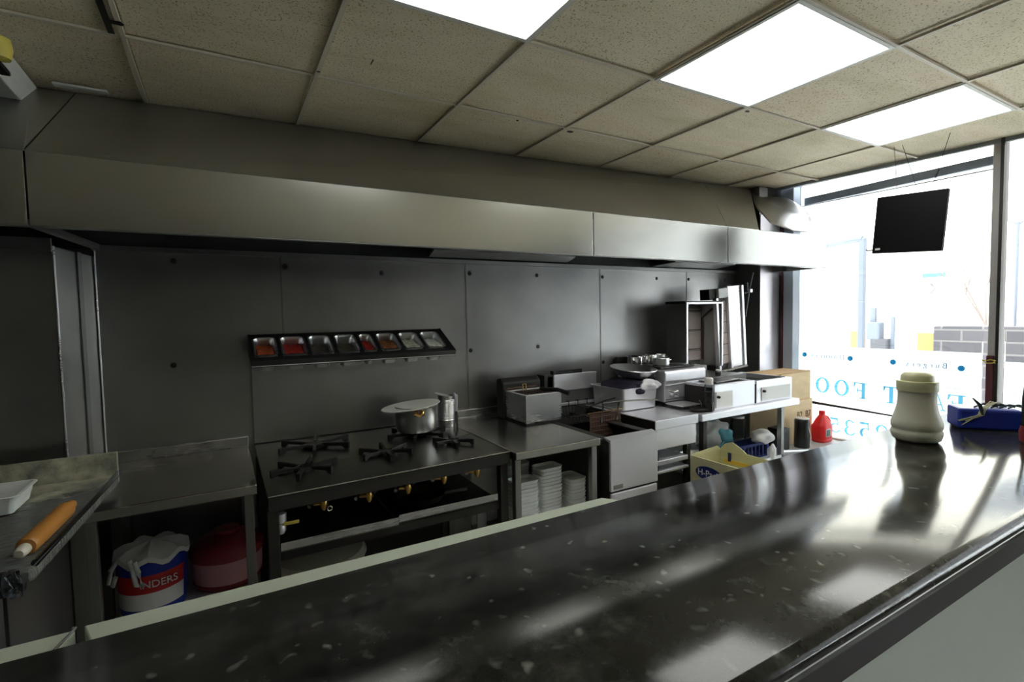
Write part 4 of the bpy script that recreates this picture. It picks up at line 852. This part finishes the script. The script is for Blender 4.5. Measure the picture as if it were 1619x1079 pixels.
# ================================================================ BOXES BY THE WINDOW
struct('window_ledge', BX(3.30, XW-.031, .9, 2.405, .40, .48), 'greylid', bevel=.004)
t = thing('cardboard_box', 'pale cardboard box by the window, the upper of two', 'box', (3.56, 2.20, .79)); CUR = t
obj('box_body', BX(-.16, .20, -.09, .12, 0, .20), 'cardpale', t, bevel=.003); obj('lid_flap', BX(-.26, .20, -.09, .12, .201, .206), 'card', t, label='brown lid flap')
t = thing('cardboard_box', 'lower cardboard box by the window, stencilled B2 B7', 'box', (3.56, 2.22, .481))
obj('box_body', BX(-.18, .21, -.12, .12, 0, .308), 'cardpale', t, bevel=.003); textmesh('stencil', 'B2  B7', .065, 'rust', t, loc=(.10, -.1212, .20), rot=(PI/2, 0, 0))
t = thing('black_kettle', 'black cylindrical appliance with a thin cable beside the red jug', 'appliance', (3.50, 2.02, .481)); obj('body', LATHE([(.048, 0), (.050, .01), (.048, .19), (.04, .20)], seg=32), 'black', t, smooth=True); obj('rim', LATHE([(.043, .199), (.046, .206), (.03, .208)], seg=32), 'steelx', t, smooth=True)
obj('cable', TUBE([(.0, -.046, .20), (-.01, -.053, .14), (.02, -.052, .08), (.0, -.058, .02)], .003, seg=6), 'label', t, smooth=True)
tag(obj('dark_box', BX(-.05, .05, -.05, .05, 0, .15), 'black', loc=(3.322, 2.08, .481), bevel=.004), 'black box standing left of the black cylinder by the window', 'box')
# red jug
t = thing('red_jug', 'red plastic jug with moulded handle and dark green label on the window ledge', 'jug', (3.77, 2.03, .481)); RJ = .72
bm = bmesh.new(); loops = []
for z, hw, hl in ((0, .062, .045), (.006, .068, .05), (.02, .070, .052), (.026, .067, .049), (.03, .070, .052), (.115, .070, .052), (.125, .066, .049), (.16, .045, .036), (.185, .026, .024), (.195, .018, .018), (.205, .018, .018)):
    loops.append([bm.verts.new((x, y, z)) for x, y in rr(hw*1.0, hl, min(hw, hl)*.75, 6)])
for A, B in zip(loops, loops[1:]):
    for k in range(len(A)): bm.faces.new((A[k], A[(k+1) % len(A)], B[(k+1) % len(B)], B[k]))
bm.faces.new(loops[0][::-1]); bm.faces.new(loops[-1]); obj('jug_body', bm, 'red', t, smooth=True)
obj('handle', TUBE([(.022, -.01, .185), (.045, -.015, .175), (.064, -.02, .145), (.066, -.02, .118)], .009), 'red', t, smooth=True); obj('cap', LATHE([(.020, .205), (.020, .222), (.016, .225)], seg=24), 'red', t, smooth=True)
lb_ = obj('jug_label', BX(-.045, .01, -.0545, -.0525, .045, .10), 'label', t, label='green and white label'); obj('label_print', BX(-.041, .006, -.0555, -.0547, .049, .096), 'green', lb_)
# chest freezer lids and cream box
t = thing('chest_cooler', 'low chest with pale sliding lid pushed half open below the window', 'chest', (3.12, 1.70, 0)); CUR = t
bm = bmesh.new()
for a in ((2.82, 3.42, 1.47, 1.51), (2.82, 3.42, 1.83, 1.87), (2.82, 2.86, 1.51, 1.83), (3.38, 3.42, 1.51, 1.83)): bx(bm, *a, 0, .46)
bx(bm, 2.86, 3.38, 1.51, 1.83, 0, .1); obj('chest_body', wc(bm), 'paint', t, bevel=.006); obj('sliding_lid', wc(BX(3.0, 3.44, 1.46, 1.875, .461, .475)), 'greylid', t, bevel=.004)
obj('lid_track', wc(BX(2.80, 3.0, 1.50, 1.51, .461, .47)), 'steelx', t); obj('lining', wc(BX(2.865, 2.99, 1.515, 1.825, .1, .35)), 'darkmetal', t)
t = thing('cream_box', 'open cream carton with torn flaps and yellow tape on the kitchen floor', 'box', (2.325, 1.63, 0)); CUR = t
bm = bmesh.new(); X0, X1, Y0, Y1, ZT = -.125, .125, -.25, .25, .66
for a in ((X0, X1, Y0, Y0+.005), (X0, X1, Y1-.005, Y1), (X0, X0+.005, Y0+.005, Y1-.005), (X1-.005, X1, Y0+.005, Y1-.005)): bx(bm, *a, 0, ZT)
bx(bm, X0+.005, X1-.005, Y0+.005, Y1-.005, .44, .45); obj('box_body', bm, 'creambox', t)
obj('torn_flap', prism(bmesh.new(), [(Y1, ZT), (Y1-.03, ZT+.035), (Y1-.08, ZT+.052), (Y1-.13, ZT+.03), (Y1-.17, ZT+.004), (Y0+.02, ZT)], .004, 'X', X1-.004), 'creambox', t)
obj('flap', prism(bmesh.new(), [(X0, ZT), (X0+.02, ZT+.006), (X1-.03, ZT+.02), (X1, ZT)], .004, 'Y', Y1-.004), 'creambox', t)
for z in (.60, .545): obj('tape_strip', BX(X1-.008, X1-.0055, Y0+.02, Y1-.03, z-.011, z+.011), 'tape', t)
obj('dark_clip', BX(X1-.0095, X1-.0055, Y1-.075, Y1-.055, .60, .65), 'navy', t)
ov = obj('oval_logo', LATHE([(.07, 0), (.07, .002)], seg=36), 'navy', t, loc=(X0-.0005, .13, .585), rot=(0, -PI/2, 0)); ov.scale = (.55, 1.2, 1)
textmesh('logo_lettering', 'H-Pack', .048, 'label', t, loc=(X0-.0035, .13, .585), rot=(PI/2, 0, -PI/2))
# ================================================================ MONITOR
t = thing('hanging_monitor', 'flat black monitor hung from the ceiling in front of the shop window', 'monitor', (3.4, 1.36, 1.93)); CUR = t
bm = bmesh.new(); q = [(3.41, 1.535, 2.105), (3.41, 1.195, 2.085), (3.40, 1.215, 1.752), (3.40, 1.555, 1.775)]
A = [bm.verts.new(p) for p in q]; B = [bm.verts.new((p[0]+.028, p[1], p[2])) for p in q]; bm.faces.new(A); bm.faces.new(B[::-1])
for k in range(4): bm.faces.new((A[k], A[(k+1) % 4], B[(k+1) % 4], B[k]))
obj('monitor_case', wc(bm), 'screen', t, bevel=.004); obj('sticker', wc(BX(3.397, 3.399, 1.51, 1.535, 1.792, 1.803)), 'label', t)
obj('power_lead', wc(TUBE([(3.42, 1.55, 1.80), (3.42, 1.58, 1.795), (3.425, 1.595, 1.803)], .004)), 'black', t)
for a in (((3.43, 1.44, 2.10), (3.43, 1.46, H-.012)), ((3.43, 1.34, 2.10), (3.43, 1.42, H-.012)), ((3.43, 1.28, 2.09), (3.43, 1.20, H-.012))): obj('hanging_wire', wc(TUBE(a, .0016, seg=5)), 'black', t)
obj('wire_clamp', wc(TUBE([(3.43, 1.262, 2.16), (3.43, 1.245, 2.20)], .005)), 'black', t)
tag(obj('string_knot', TUBE([(0, -.02, 0), (-.01, -.03, .008), (-.014, -.01, .014), (-.01, .015, .006), (-.012, .03, .012), (-.012, .01, -.008), (-.012, -.03, -.004)], .003, seg=6), 'yellow', loc=(XW-.062, 1.15, 1.12), smooth=True), 'yellow string tied round the window mullion', 'string')
# ================================================================ COUNTER
t = thing('serving_counter', 'long black speckled serving counter across the foreground with pale front', 'counter', (.5, .55, 0)); CUR = t
CT = 1.08; CX0, CX1, CY0, CY1 = -2.0, 2.2, .300, .745
prof = [(CY1, CT-.036), (CY1, CT-.002), (CY1-.003, CT)]
for k in range(7): a = PI/2+k*PI/2/6; prof.append((CY0+.016+.016*math.cos(a), CT-.016+.016*math.sin(a)))
prof += [(CY0+.001, CT-.030), (CY0+.006, CT-.036)]
obj('counter_top', wc(prism(bmesh.new(), prof, CX1-CX0, 'X', CX0)), 'lam', t, smooth=True)
obj('edge_highlight', wc(TUBE([(CX0, CY0+.0005, CT-.020), (CX1, CY0+.0005, CT-.020)], .0012, seg=6)), 'dullsteel', t)  # thin steel line put in for the highlight along the rounded front edge
obj('under_edge', wc(BX(CX0, CX1, CY0+.008, CY1-.02, CT-.075, CT-.036)), 'black', t)
obj('front_panel', wc(BX(CX0, CX1, CY0+.012, CY0+.03, .05, CT-.06)), 'panelw', t)
obj('back_panel', wc(BX(CX0, CX1-.05, CY1-.03, CY1-.02, 0, CT-.075)), 'paint', t)
obj('end_panel', wc(BX(CX1-.03, CX1-.01, CY0+.03, CY1-.03, 0, CT-.075)), 'paint', t)
t = thing('counter_ledge', 'white narrow ledge along the kitchen side of the black counter, the long piece', 'ledge', (.25, .77, 0)); CUR = t
obj('ledge_board', wc(prism(bmesh.new(), [(-.150, .7465), (.685, .7465), (.655, .785), (-.165, .795)], .02, 'Z', CT-.026)), 'ledge', t, bevel=.002); obj('ledge_support', wc(BX(-.15, .64, .7465, .757, .0, CT-.026)), 'paint', t)
t = thing('counter_ledge', 'white narrow ledge behind the counter at the far left with a metal end strip', 'ledge', (-1.0, .77, 0)); CUR = t
obj('ledge_board', wc(prism(bmesh.new(), [(-2.0, .7465), (-.185, .7465), (-.172, .79), (-2.0, .79)], .02, 'Z', CT-.026)), 'ledge', t, bevel=.002); obj('ledge_support', wc(BX(-2.0, -.19, .7465, .757, .0, CT-.026)), 'paint', t)
obj('metal_end_strip', wc(TUBE([(-.183, .748, CT-.004), (-.1715, .79, CT-.004), (-.176, .793, CT-.004)], .0016)), 'chrome', t, label='shiny metal end strip')
# salt shaker
t = thing('salt_shaker', 'tall cream waisted plastic salt shaker standing on the black counter', 'shaker', (1.66, .64, CT))
obj('shaker_body', LATHE([(.046, 0), (.054, .006), (.058, .018), (.0585, .026), (.0555, .031), (.0555, .034), (.058, .039), (.058, .05), (.055, .060), (.049, .080), (.0445, .100), (.043, .120), (.0435, .135), (.045, .140)], seg=56), 'cream', t, smooth=True)
obj('shaker_lid', LATHE([(.0465, .139), (.047, .150), (.0475, .163), (.046, .166), (.038, .167), (.038, .170), (.037, .180), (.030, .188), (.015, .191), (0, .1915)], seg=56, cap=False), 'creamcap', t, smooth=True)
obj('base_gap', LATHE([(.044, -.0005), (.047, .003)], seg=40), 'gasket', t)
# blue tub with tied string
t = thing('blue_tub', 'blue rectangular plastic tub tied with string at the far end of the counter', 'tub', (1.995, .60, CT)); t.rotation_euler = (0, 0, math.radians(-52))
obj('tub_body', BX(-.075, .075, -.045, .045, 0, .062), 'blue', t, bevel=.008)
bm = bmesh.new(); random.seed(11)
for k in range(6):
    x = -.02+random.uniform(-.012, .012); tube(bm, [(x-.03+random.uniform(-.02, .02), -.047, .01+random.uniform(0, .03)), (x, -.049, .045), (x+.01, -.04, .066), (x+.04+random.uniform(-.02, .03), .0, .072+random.uniform(-.004, .01)), (x+.08, .03, .066)], .0016, seg=5)
obj('string', bm, 'string', t, smooth=True)
bm = bmesh.new(); tube(bm, [(-.045, -.05, .095), (-.028, -.05, .075), (-.02, -.048, .045)], [.002, .005, .003], seg=6)
for k in range(5): tube(bm, [(-.03+.02*k, -.02, .064), (-.0+.02*k, .0, .072), (.03+.02*k, -.01, .066)], .0025, seg=5)
obj('twigs', bm, 'twig', t, smooth=True)
t = thing('sauce_bottle', 'clear bottle with dark red sauce at the right edge of the counter', 'bottle', (1.865, .455, CT))
obj('sauce', LATHE([(.024, 0), (.030, .004), (.031, .03), (.028, .045)], seg=32), 'darkred', t, smooth=True); obj('bottle_shell', LATHE([(.028, .046), (.027, .06), (.027, .12), (.024, .15), (.014, .17), (.008, .185)], seg=32), 'clearplastic', t, smooth=True)
